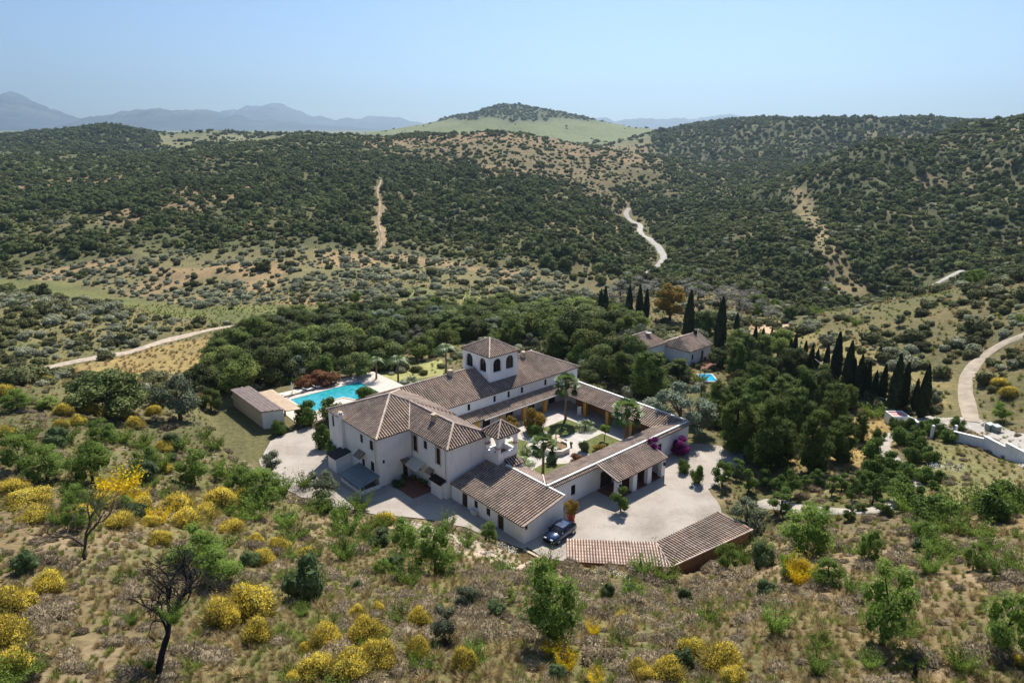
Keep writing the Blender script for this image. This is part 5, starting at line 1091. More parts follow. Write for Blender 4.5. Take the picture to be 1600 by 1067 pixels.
# low undergrowth between the oaks
undp = protos(LM['under'], b_dome(5, 260, .30, core=.82), 4, 1300)
P = cells(268, 980, -44, 44, 3.3, 41, 1.1); x, y = P.T; D = np.hypot(x, y); xr = np.degrees(np.arctan2(x, y)); md = np.minimum(regd('meadow', x, y), np.minimum(regd('sage', x, y), regd('meadow_back', x, y)))
dens = (.30+.45*sstep(.36, .56, fbm(x, y, 24, 3, 171)))*sstep(0, 15, md)*(1-.35*sstep(.58, .66, fbm(x, y, 90, 4, 51))); dens *= 1-.6*sstep(20, -20, regd('tanridge', x, y)); dens = np.where(xr > 12, .85, dens); dens[(road_d(x, y) < 1.5) | (segdist(x, y, ROADP['hill_track'][0]) < 2.5)] = 0; dens[regd('firebreak', x, y) < 1] *= .12
k = rng.uniform(0, 1, len(x)) < dens; x, y, D = x[k], y[k], D[k]
scatter('hill_undergrowth', 'low mixed green undergrowth between the hillside oaks', 'scrub', np.stack([x, y, hz(x, y)-.15], -1), np.clip(rng.lognormal(.25, .38, len(x))*(1+sstep(450, 900, D)*.4), .6, 3.2), undp, 6)
# valley scrub: grey sage, low olive green shrubs ------------------------------
sagep = protos(LM['sage'], b_dome(5, 420, .20, core=.78), 4, 1000); lowp = protos(LM['lowgreen'], b_dome(5, 420, .20, core=.8), 4, 1010)
P = cells(112, 620, -44, 44, 1.7, 8, 2.2); x, y = P.T; D = np.hypot(x, y); xr = np.degrees(np.arctan2(x, y)); zz = hz(x, y)
ok = (built_d(x, y) > 3) & (road_d(x, y) > 1.0) & (rng.uniform(0, 1, len(x)) < .97)
md = np.minimum(regd('meadow', x, y), regd('gold', x, y)); n_ = fbm(x, y, 14, 3, 111)
ins = (regd('sage', x, y) < 3); hillz = (regd('sagehill', x, y) < 0)
base = .34*sstep(.36, .58, n_)+.12; base = np.where(D > 290, .45*sstep(.35, .58, n_)+.26, base)
d_s = np.where(ins, .75*sstep(.34, .54, n_)+.14, base*.35)*(md > 0); d_s = np.where(hillz, .30+.40*sstep(.4, .6, n_), d_s)
d_l = np.where(ins, .20, base)*(md > 0); d_l = np.where(hillz, .55, d_l); d_l = np.where(md <= 0, .012, d_l)
u_ = rng.uniform(0, 1, len(x)); ks = ok & (u_ < d_s); kl = ok & (u_ >= d_s) & (u_ < d_s+d_l)
for nm, kk, pr_, lb, mu in (('sage_scrub', ks, sagep, 'pale grey green sage scrub over the valley slopes', .95), ('low_scrub', kl, lowp, 'low olive green scrub over the valley slopes', 1.0)):
    scatter(nm, lb, 'scrub', np.stack([x, y, zz-.1], -1)[kk], np.clip(rng.lognormal(0, .4, kk.sum())*mu, .35, 2.4), pr_, 7)
# near ground: dry cushions, straw, green tufts, flowers ------------------------
dryp = protos(LM['dry'], b_cushion(420), 8, 1100)
strp = protos(LM['straw'], b_tuft(90, .42, 1.0, .013), 4, 1110); grnp = protos(LM['greengrass'], b_tuft(80, .45, .8, .012), 4, 1120)
P = cells(20, 112, -46, 46, .40, 9, 2.0); x, y = P.T; D = np.hypot(x, y); zz = hz(x, y); ok = (built_d(x, y) > .3) & (road_d(x, y) > .2)
n_ = fbm(x, y, 7, 3, 121); n2 = fbm(x, y, 2.5, 2, 123); pathd = segdist(x, y, PATHF)
u_ = rng.uniform(0, 1, len(x)); dd = (.06+.30*sstep(.40, .62, n_)*sstep(.3, .5, n2))*sstep(.8, 2.5, pathd); ds_ = .40*sstep(.65, .4, n_)+.26; dg = .20+.30*sstep(.52, .66, fbm(x, y, 11, 3, 127))
lf = sstep(5, -30, x)*.12; pts = np.stack([x, y, zz-.02], -1)
k1 = ok & (u_ < dd); k2 = ok & (u_ >= dd) & (u_ < dd+ds_*sstep(.4, 1.4, pathd)); k3 = ok & (u_ > 1-dg-lf)
scatter('dry_scrub', 'grey brown dry cushion scrub over the near slope', 'scrub', pts[k1], np.clip(rng.lognormal(0, .35, k1.sum())*1.05, .4, 2.2), dryp, 11)
scatter('dry_grass', 'straw coloured dry grass over the near slope', 'grass', pts[k2], np.clip(rng.lognormal(0, .3, k2.sum())*.85, .4, 1.7), strp, 12)
scatter('green_grass', 'scattered green grass tufts over the near slope', 'grass', pts[k3], np.clip(rng.lognormal(0, .3, k3.sum())*.75, .3, 1.6), grnp, 13)
P = cells(112, 250, -42, 42, 1.5, 61); x, y = P.T; k = (built_d(x, y) > 3) & (road_d(x, y) > .4) & (rng.uniform(0, 1, len(x)) < .55)
k1 = k & (regd('gold', x, y) < 0) | (k & (fbm(x, y, 9, 3, 201) > .5) & (regd('meadow', x, y) > 0)); k2 = k & (~k1)
scatter('meadow_grass', 'dry golden grass clumps over the valley fields', 'grass', np.stack([x, y, hz(x, y)-.03], -1)[k1], rng.uniform(.9, 2.0, k1.sum()), strp, 17); scatter('meadow_grass', 'green grass clumps over the valley meadow', 'grass', np.stack([x, y, hz(x, y)-.03], -1)[k2], rng.uniform(.8, 1.7, k2.sum()), grnp, 18)
# white daisies in the meadow below the boundary wall
fl = NB(); q = rng.uniform(-.5, .5, (26, 3))*np.array([1.4, 1.4, 0])+np.array([0, 0, .35]); fl.quads(leafq(q, np.tile([0, 0, 1.], (26, 1))+rng.normal(0, .3, (26, 3)), .10, .10, rng), .9); fm = fl.mesh('flowers'); fm.materials.append(plain('white_petals', (.82, .82, .78), .8, .05))
P = cells(48, 90, 12, 40, .9, 10); x, y = P.T; zz = hz(x, y); k = (regd('daisies', x, y) < -0) & (fbm(x, y, 5, 3, 131) > .52)
P2 = cells(45, 72, -6, 22, 1.0, 12); x2, y2 = P2.T; k2 = (built_d(x2, y2) > .8) & (built_d(x2, y2) < 6) & (rng.uniform(0, 1, len(x2)) < .10)
X = np.concatenate([x[k], x2[k2]]); Y = np.concatenate([y[k], y2[k2]])
scatter('wild_daisies', 'white wild flowers sprinkled over the meadow and bank', 'flowers', np.stack([X, Y, hz(X, Y)], -1), rng.uniform(.5, 1.1, len(X)), [fm], 14)
# stones: loose rock along the eroded path and the gravel edge
def b_rock(rng):
    nb = NB(); blob(nb, (0, 0, .25), (1, .8, .55), rng, .16, .5, (6, 7)); return nb
M_rock = plain('pale_pink_rock', (.46, .37, .30), .95, .25, 1.5)
rk = protos(M_rock, b_rock, 5, 1200)
P = cells(45, 90, -32, 8, .42, 15); x, y = P.T; bd = built_d(x, y); u_, v_ = w2uv(x, y)
k = ((segdist(x, y, PATHF) < 2.0) & (rng.uniform(0, 1, len(x)) < .32)) | ((bd > .0) & (bd < 1.6) & (rng.uniform(0, 1, len(x)) < .10) & (u_ < 4)) | ((bd > -.2) & (bd < 1.6) & (v_ < -10) & (v_ > -26) & (u_ < -6) & (rng.uniform(0, 1, len(x)) < .75)) | ((bd < 14) & (bd > 0) & (fbm(x, y, 6, 3, 141) > .62) & (rng.uniform(0, 1, len(x)) < .12))
scatter('rubble', 'pale loose stones along the bank and the eroded path', 'stones', np.stack([x, y, hz(x, y)-.03], -1)[k], rng.uniform(.07, .26, k.sum()), rk, 16, .4)

GUESTP = gpoly([(985, 552), (1125, 552), (1135, 600), (1085, 600), (985, 560)])
# ---------------------------------------------------------------- plants placed one by one
for a in [(175, 650, 138, 84), (357, 547, 50, 38), (408, 530, 52, 42), (345, 590, 70, 52), (378, 612, 80, 62), (425, 598, 85, 66), (470, 583, 80, 60), (520, 566, 85, 62), (455, 548, 75, 50), (505, 532, 72, 46), (560, 534, 80, 50), (610, 548, 80, 56), (596, 575, 80, 55), (560, 588, 60, 45),
          (650, 532, 80, 48), (700, 522, 82, 44), (745, 510, 70, 36), (640, 512, 64, 34), (590, 505, 64, 32), (530, 505, 62, 30), (470, 512, 60, 32), (790, 520, 75, 42), (840, 530, 80, 56), (890, 545, 90, 72), (930, 560, 80, 66), (870, 505, 76, 40), (920, 515, 80, 44), (820, 500, 64, 30), (965, 520, 66, 42), (690, 545, 60, 46), (935, 590, 60, 60), (985, 575, 56, 60),
          (310, 610, 60, 46), (440, 562, 60, 44), (740, 530, 58, 40), (660, 560, 50, 40), (540, 548, 70, 50), (480, 560, 72, 52), (400, 572, 70, 50), (720, 500, 60, 28), (760, 492, 54, 26), (680, 498, 60, 28), (900, 490, 60, 30), (1040, 470, 40, 22), (1180, 480, 40, 24), (1215, 560, 60, 50), (1165, 575, 56, 50), (1240, 590, 62, 54), (1190, 610, 60, 60),
          (555, 475, 24, 24), (72, 637, 38, 20), (250, 632, 40, 36), (330, 640, 40, 36), (1320, 640, 40, 44), (1290, 600, 40, 36), (1100, 520, 46, 40), (1152, 550, 40, 40)]: pp('oak' if a[0] % 3 else 'oakb', *a)
BELT = gpoly([(318, 566), (400, 510), (480, 492), (600, 485), (760, 482), (900, 478), (1000, 500), (1000, 545), (985, 600), (920, 600), (905, 575), (860, 552), (715, 535), (700, 552), (600, 560), (520, 596), (430, 612), (340, 612)])
P = cells(110, 215, -26, 14, 6.2, 31); x, y = P.T; k = inpoly(x, y, BELT) & (built_d(x, y) > 2.5) & (polyd(x, y, GUESTP) > 3)
for i, (a, b) in enumerate(P[k]):
    kd = ('oak', 'oakb', 'pine', 'oak', 'carob', 'oakb', 'hedge', 'oak', 'olivet')[int(rng.integers(0, 9))]; plant(kd, float(a), float(b), float(rng.uniform(5.5, 8.8)*{'hedge': .6, 'olivet': .7}.get(kd, 1)), float(rng.uniform(3.6, 5.6)))
P = cells(88, 150, 14, 36, 7.2, 33); x, y = P.T; PB = gpoly([(1150, 570), (1225, 575), (1270, 620), (1330, 668), (1335, 700), (1180, 715), (1110, 690), (1095, 650), (1140, 620)]); k = inpoly(x, y, PB) & (built_d(x, y) > 2.5)
for i, (a, b) in enumerate(P[k]): plant(('pine', 'oak', 'pine')[i % 3], float(a), float(b), float(rng.uniform(4.5, 6.8)), float(rng.uniform(4.5, 7.5)))
for a in [(1012, 618, 100, 76), (965, 600, 52, 66), (1060, 590, 60, 40), (1150, 706, 88, 118), (1205, 728, 100, 132), (1268, 735, 84, 112), (1310, 722, 74, 92), (1180, 668, 90, 100), (1240, 690, 90, 106), (1300, 668, 76, 88), (1120, 665, 70, 60), (1340, 690, 40, 60), (1225, 640, 80, 70), (800, 540, 60, 60), (770, 560, 46, 50), (870, 560, 56, 62)]: pp('pine', a[0], a[1], a[2]*.78, a[3]*(.86+.2*((a[0]*7) % 5)/4))
pp('carob', 1062, 676, 124, 88); pp('carob', 455, 590, 60, 44); pp('carob', 605, 520, 66, 44); pp('carob', 685, 512, 60, 40)
for a in [(282, 655, 80, 78), (505, 780, 62, 52), (425, 735, 44, 34), (1166, 838, 74, 66), (728, 952, 46, 40), (695, 1003, 58, 60)]: pp('olivet', *a)
for a in [(634, 864, 58, 60), (680, 896, 84, 88), (312, 892, 96, 74), (345, 915, 84, 66), (145, 755, 80, 76), (75, 750, 86, 58), (30, 735, 66, 64), (305, 757, 66, 62), (858, 1004, 118, 134), (1258, 868, 96, 88), (1378, 1004, 104, 128), (1566, 1030, 84, 110), (1355, 882, 48, 60), (28, 640, 56, 36), (412, 790, 80, 66), (380, 775, 60, 50), (1445, 850, 50, 40), (764, 846, 34, 36), (1520, 890, 44, 46), (1135, 893, 46, 50), (232, 742, 60, 50), (160, 700, 60, 50), (1230, 905, 40, 46), (1290, 920, 60, 50)]: pp('almond', *a)
for a in [(564, 798, 38, 36), (535, 803, 40, 26), (497, 800, 46, 30), (640, 912, 52, 42), (601, 826, 26, 30), (520, 838, 30, 22), (462, 840, 56, 30), (30, 1064, 80, 44), (969, 1005, 42, 20), (915, 886, 46, 38), (1104, 970, 44, 38), (1040, 906, 48, 34), (856, 892, 40, 40), (1420, 1040, 50, 30), (1500, 1046, 52, 44), (1280, 1010, 40, 30), (190, 690, 40, 28), (252, 735, 34, 38), (222, 700, 40, 30), (1480, 870, 46, 32), (1545, 860, 40, 34), (1590, 900, 50, 44), (460, 1064, 46, 30), (700, 826, 28, 34), (495, 870, 30, 30), (270, 780, 40, 30), (120, 790, 50, 30), (1390, 905, 40, 28), (660, 1045, 46, 34), (40, 690, 50, 36), (105, 690, 46, 34), (280, 700, 36, 28), (335, 700, 36, 26), (360, 745, 40, 34), (475, 760, 34, 30), (895, 960, 34, 26), (790, 940, 36, 24), (950, 872, 30, 30), (1005, 875, 34, 36), (1060, 892, 34, 34), (1165, 880, 34, 36)]: pp('shrub', *a)
for a in [(1211, 990, 42, 58), (1276, 1052, 38, 46), (1002, 898, 36, 38), (740, 1020, 30, 30), (1560, 900, 40, 46), (400, 800, 40, 46), (440, 775, 36, 40), (1450, 895, 40, 40), (1330, 930, 34, 40), (1190, 870, 30, 38)]: pp('sucker', *a)
for a in [(42, 894, 56, 42), (480, 938, 84, 82), (380, 940, 40, 34), (228, 755, 50, 44), (1190, 888, 44, 46), (1067, 1046, 44, 38), (728, 948, 40, 34), (985, 936, 34, 26), (949, 934, 30, 26), (1070, 945, 30, 30), (330, 870, 44, 34), (90, 700, 50, 40), (270, 700, 36, 30), (150, 800, 30, 24), (560, 920, 22, 16), (870, 1060, 40, 26)]: pp('juniper', *a)
for a in [(78, 923, 54, 36), (19, 958, 74, 50), (14, 1014, 78, 60), (22, 1050, 64, 40), (390, 964, 92, 56), (403, 1002, 52, 42), (345, 977, 64, 50), (437, 866, 44, 30), (412, 882, 42, 30), (591, 958, 26, 21), (559, 963, 30, 22), (508, 1012, 58, 44), (576, 1004, 70, 42), (590, 1042, 68, 48), (548, 1060, 84, 48), (498, 1058, 62, 40), (651, 1024, 46, 34), (656, 978, 46, 30), (725, 1044, 46, 36), (969, 974, 30, 22), (1083, 1026, 52, 32), (1125, 1044, 74, 44), (1045, 1062, 64, 34), (997, 1054, 36, 28), (1145, 1066, 48, 28), (100, 648, 32, 22), (140, 643, 30, 20), (162, 650, 28, 20), (192, 652, 34, 22), (212, 668, 30, 22), (10, 622, 34, 26), (280, 798, 58, 36), (340, 792, 62, 34), (375, 790, 52, 30), (295, 822, 58, 32), (40, 788, 80, 26), (60, 812, 60, 26), (120, 812, 56, 26), (362, 832, 48, 26), (322, 812, 50, 28), (250, 850, 40, 24), (190, 820, 50, 26), (160, 790, 46, 26), (20, 768, 56, 26), (220, 800, 44, 28), (310, 880, 34, 20), (70, 598, 26, 16), (1250, 906, 36, 40), (1010, 1062, 40, 24), (240, 648, 28, 18), (122, 664, 30, 20), (96, 668, 26, 18), (460, 1066, 40, 20), (1562, 602, 28, 16), (1575, 618, 30, 18), (400, 850, 30, 20), (10, 680, 30, 20), (480, 1020, 30, 20), (1590, 1040, 30, 20)]: pp('broom', *a)
for a in [(190, 770, 62, 48), (214, 790, 36, 34), (250, 818, 34, 34), (862, 1022, 34, 30), (884, 1050, 34, 44), (926, 992, 22, 26), (1247, 912, 42, 52), (930, 1064, 26, 18), (68, 588, 24, 16)]: pp('vivid', *a)
for a in [(1169, 767, 30, 36), (1196, 760, 28, 30), (1234, 778, 30, 46), (1258, 762, 18, 22), (1299, 774, 20, 34), (1330, 783, 24, 40), (1363, 787, 32, 42), (1400, 786, 40, 46), (1127, 758, 32, 42), (1290, 800, 16, 12), (1220, 800, 40, 40), (1345, 800, 20, 16), (1215, 770, 26, 30), (1275, 760, 24, 28), (1315, 765, 24, 28), (1345, 770, 26, 30), (1150, 745, 26, 30), (1380, 805, 30, 28), (1325, 812, 26, 24), (1262, 806, 24, 22), (1230, 752, 22, 24)]: pp('citrus', a[0], a[1], a[2]*1.2, a[3]*1.1)
for x_, y_, w_, h_ in [(1372, 690, 26, 24), (1362, 715, 42, 40), (1390, 735, 48, 36), (1408, 695, 40, 34), (1432, 702, 42, 36), (1452, 722, 36, 30), (1425, 722, 34, 30), (1460, 682, 40, 34), (1480, 690, 34, 26), (1418, 672, 28, 26), (1395, 668, 22, 20), (1415, 748, 38, 32), (1440, 752, 38, 30), (1458, 766, 26, 20), (1388, 762, 50, 36), (1440, 680, 36, 28), (1362, 745, 44, 36), (1350, 760, 40, 32), (1466, 752, 24, 20), (1410, 770, 40, 30), (1430, 790, 46, 38), (1495, 672, 28, 26), (1380, 648, 16, 14), (1180, 722, 40, 40), (1195, 738, 24, 22), (1265, 725, 30, 24)]: pp('hedge', x_, y_, w_, h_)
for px, pb, pt in [(1302, 600, 520), (1320, 618, 534), (1328, 620, 560), (1338, 624, 555), (1351, 624, 565), (1363, 629, 579), (1375, 632, 570), (1393, 646, 555), (1408, 640, 567), (1427, 640, 592), (1438, 652, 571), (1447, 640, 598), (1264, 592, 538), (1289, 582, 537), (1246, 575, 540), (1232, 572, 530), (1074, 540, 455), (1123, 548, 465), (945, 492, 447), (982, 500, 445), (998, 502, 446), (1009, 500, 452), (938, 500, 452), (1345, 622, 570), (1400, 640, 580), (1178, 545, 508), (1202, 555, 514), (1213, 548, 516), (1218, 560, 520), (1190, 545, 512), (1150, 520, 488), (1240, 560, 520), (1256, 566, 532), (1275, 575, 545)]:
    pp('cypress', px, pb, max(8.5, (pb-pt)*.21), (pb-pt)*1.12)
for a in [(970, 470, 44, 42), (1000, 462, 44, 38), (1090, 470, 46, 40), (1125, 480, 44, 38), (1155, 486, 46, 38), (1185, 492, 40, 32), (955, 478, 34, 36), (1070, 462, 40, 34), (1140, 468, 40, 30), (1175, 470, 36, 26), (1020, 458, 36, 28), (650, 545, 30, 44), (1205, 498, 30, 22)]: pp('poplar', *a)
for a in [(1420, 800, 56, 44), (1455, 812, 64, 50), (1500, 800, 60, 44), (1545, 812, 66, 54), (1590, 800, 60, 50), (1480, 830, 50, 40), (1440, 835, 46, 36), (1520, 835, 56, 36), (1565, 790, 60, 44), (1530, 785, 50, 36)]: pp('hedge' if a[0] % 2 else 'shrub', a[0], a[1], a[2]*1.1, a[3])
pp('golden', 1046, 500, 60, 66)
pp('rust', 508, 600, 56, 26); pp('rust', 478, 604, 40, 22); pp('rust', 1146, 598, 24, 20)
for a in [(437, 678, 28, 28), (480, 662, 50, 44), (520, 655, 52, 42), (575, 626, 40, 30), (506, 700, 38, 44), (520, 712, 30, 30), (1089, 755, 26, 36), (1067, 738, 26, 26), (450, 600, 20, 16), (700, 588, 20, 14), (590, 640, 16, 10)]: pp('hedge', *a)
pp('citrus', 970, 800, 34, 46, label='small orange tree standing alone on the parking gravel before the garage porch')
# young trees over the slope on the right, scattered
P = cells(105, 250, 15, 40, 8.5, 21); x, y = P.T; k = (rng.uniform(0, 1, len(x)) < .60*sstep(.3, .5, fbm(x, y, 30, 3, 151))) & (road_d(x, y) > 2) & (regd('earth', x, y) > 2)
for i, (a, b) in enumerate(P[k][:150]):
    kd = ('almond', 'oak', 'shrub', 'olivet', 'almond', 'shrub')[i % 6]; w_ = rng.uniform(2.4, 4.2)*(1.2 if kd == 'oak' else 1.)
    plant(kd, float(a), float(b), float(w_), solo=True)

BT1 = gp(133, 874); BT2 = gp(250, 1058)
# bushy left shoulder of the near slope
P = cells(44, 100, -38, -12, 2.9, 51); x, y = P.T; k = (rng.uniform(0, 1, len(x)) < .42*sstep(.36, .56, fbm(x, y, 12, 3, 181))+.06) & (built_d(x, y) > 2) & (np.hypot(x-BT1[0], y-BT1[1]) > 5.5) & (np.hypot(x-BT2[0], y-BT2[1]) > 4)
for i, (a, b) in enumerate(P[k][:95]): plant(('shrub', 'almond', 'shrub', 'juniper', 'sucker', 'shrub', 'broom')[i % 7], float(a), float(b), float(rng.uniform(1.5, 3.0)), solo=True)
P = cells(24, 84, -24, 42, 3.6, 52); x, y = P.T; k = (rng.uniform(0, 1, len(x)) < .15+.25*sstep(.45, .6, fbm(x, y, 10, 3, 191))) & (built_d(x, y) > 2) & (road_d(x, y) > 1)
for i, (a, b) in enumerate(rng.permutation(P[k])[:130]): plant(('shrub', 'sucker', 'shrub', 'juniper', 'shrub')[i % 5], float(a), float(b), float(rng.uniform(.8, 1.9)), solo=True)
# courtyard planting ---------------------------------------------------------------
def palm(u, v, h, w_, label, kind='fanpalm', r=.17):
    x, y = uv2w(u, v); k = KINDS_[kind]; me = k.var[0][0]; o = tag(empty(k.name, (x, y, 0)), label, 'palm', 'palms round the courtyard')
    t = MB(); t.tube([(0, 0, -.1), (.03, .02, h*.5), (.05, .0, h)], [r*1.25, r, r*.95], 9); t.build('trunk', M_barkp, o, True)
    c = bpy.data.objects.new('fronds', me); COL.objects.link(c); c.parent = o; c.location = (.05, 0, h); c.scale = (w_/3.0,)*3; return o
palm(32.1, .5, 5.6, 4.8, 'tall fan palm at the far corner lawn before the tower wing'); palm(31.4, 12.6, 5.2, 5.2, 'tall fan palm before the back gallery roof', r=.22)
palm(17.0, 11.2, 4.3, 4.2, 'fan palm on the near courtyard lawn behind the pink gallery roof')
def at_uv(kind, u, v, w_, h=None, **k): x, y = uv2w(u, v); return plant(kind, x, y, w_, h, z=.02, **k)
at_uv('datepalm', 31.8, 4.9, 4.4, 3.2, label='bushy date palm casting a spiky shadow on the paving between the two far lawns')
at_uv('datepalm', 17.3, 7.2, 3.8, 2.6, label='arching date palm beside the loggia tower')
at_uv('datepalm', 20.0, 5.0, 2.4, 2.8, label='dense dark palm clump left of the fountain')
at_uv('topiary', 30.9, 9.3, 2.0, 2.5, label='clipped ball tree on the right courtyard lawn'); at_uv('juniper', 26.1, 9.8, 2.0, 1.9, label='round dark bush beside the paved ring right of the fountain')
at_uv('juniper', 20.4, 9.4, 2.1, 1.7, label='round dark bush on the near lawn beside the fan palm'); at_uv('yshrub', 27.7, 11.4, 2.6, 1.3, label='low olive brown bush on the right courtyard lawn'); at_uv('rust', 22.9, 11.8, 2.7, 1.5, label='reddish bush at the foot of the garage wing roof by the fountain')
at_uv('yshrub', 25.6, .6, 4.4, 4.0, label='big orange brown bush before the tower wing gallery'); at_uv('yshrub', 23.0, -1.6, 3.0, 2.6, label='smaller yellow brown bush left of the big orange one'); at_uv('hedge', 24.5, 1.8, 3.4, 2.2, label='dark undergrowth below the big orange brown bush')
at_uv('hedge', 17.5, -1.2, 3.2, 1.8, label='dark bush in the shade below the gallery left end')
at_uv('bougain', 34.9, 19.0, 3.2, 3.0, label='deep purple bougainvillea at the right end of the white garage wing')
x, y = uv2w(28.9, 18.9); plant('bougain', x, y, 2.9, 3.0, z=1.7, label='magenta bougainvillea spilling over the porch roof edge')
at_uv('bougain', 29.3, 19.2, 1.6, 2.4, label='magenta bougainvillea stem growth beside the porch side wall')
# palms and bushes behind the pool
for px, pb, h, w_, lb in [(622, 598, 4.4, 4.2, 'pale green palm behind the pool deck, left one'), (697, 592, 6.0, 4.2, 'tall pale palm by the small yellow lawn'), (588, 592, 3.6, 3., 'small palm behind the far pool corner')]:
    x, y, z = gp(px, pb); k = KINDS_['datepalm']; o = tag(empty('date_palm', (x, y, z)), lb, 'palm', 'palms behind the pool'); t = MB(); t.tube([(0, 0, -.2), (.1, 0, h*.5), (.05, .1, h)], [.2, .15, .14], 8); t.build('trunk', M_barkp, o, True)
    c = bpy.data.objects.new('fronds', k.var[1][0]); COL.objects.link(c); c.parent = o; c.location = (.05, .1, h-.2); c.scale = (w_/4.,)*3
pp('bluepalm', 642, 604, 48, 36)
LW = gpoly([(590, 585), (600, 573), (690, 562), (700, 585), (640, 592), (600, 592)])
def ground_sheet(name, poly, mat, lift=.05, n=14):
    xs = [p[0] for p in poly]; ys = [p[1] for p in poly]; c = (sum(xs)/len(xs), sum(ys)/len(ys)); V = [(c[0], c[1], float(hz(*c))+lift)]; F = []; P_ = []
    for i in range(len(poly)):
        a, b = poly[i], poly[(i+1) % len(poly)]
        for k in range(4): P_.append((a[0]+(b[0]-a[0])*k/4, a[1]+(b[1]-a[1])*k/4))
    m = len(P_)
    for j in range(1, n+1):
        for p in P_: x, y = c[0]+(p[0]-c[0])*j/n, c[1]+(p[1]-c[1])*j/n; V.append((x, y, float(hz(x, y))+(lift if j < n else 0)))
    for i in range(m): F.append((0, 1+i, 1+(i+1) % m))
    for j in range(n-1):
        for i in range(m): a = 1+j*m+i; b = 1+j*m+(i+1) % m; F.append((a, a+m, b+m, b))
    me = bpy.data.meshes.new(name); me.from_pydata(V, [], F); me.update(); return tag(link_mesh(name, me, mat), kind='structure')
ground_sheet('lawn', LW, plain('dry_lawn', (.30, .29, .10), .95, .2, 1))
# ================================================================== fountain, car, furniture
FO = root_uv('fountain', 23.55, 6.95, .02, 'octagonal stone fountain with brown water and two tiered bowls in the courtyard', 'fountain')
fl_ = tuple(FO.location)
def octa(mb, r0, r1, z0, z1, m=0, n=8):
    for i in range(n):
        a, b = math.pi*2*(i+.5)/n, math.pi*2*(i+1.5)/n; P_ = [(r*math.cos(t), r*math.sin(t)) for r, t in ((r0, a), (r1, a), (r1, b), (r0, b))]; mb.prism(P_, z0, z1, m)
q = MB(); octa(q, 1.75, 2.0, 0, .62); octa(q, 1.68, 2.08, .62, .72); q.build('basin', plain('fountain_stone', (.60, .55, .48), .8, .12, 3), FO)
q = MB(); q.lathe([(0.01, .45), (1.78, .45)], 16); q.build('water', plain('brown_fountain_floor', (.20, .115, .05), .25, .2, 2), FO)
q = MB(); q.lathe([(.32, .3), (.26, .6), (.16, .8), (.20, 1.05), (.14, 1.2), (.30, 1.25), (.85, 1.42), (.88, 1.48), (.80, 1.47), (.2, 1.34), (.12, 1.45), (.11, 1.85), (.2, 1.9), (.5, 2.02), (.52, 2.07), (.45, 2.06), (.1, 1.98), (.06, 2.15), (.09, 2.25), (.02, 2.38)], 16); q.build('tiered_bowls', M_stone, FO, True)
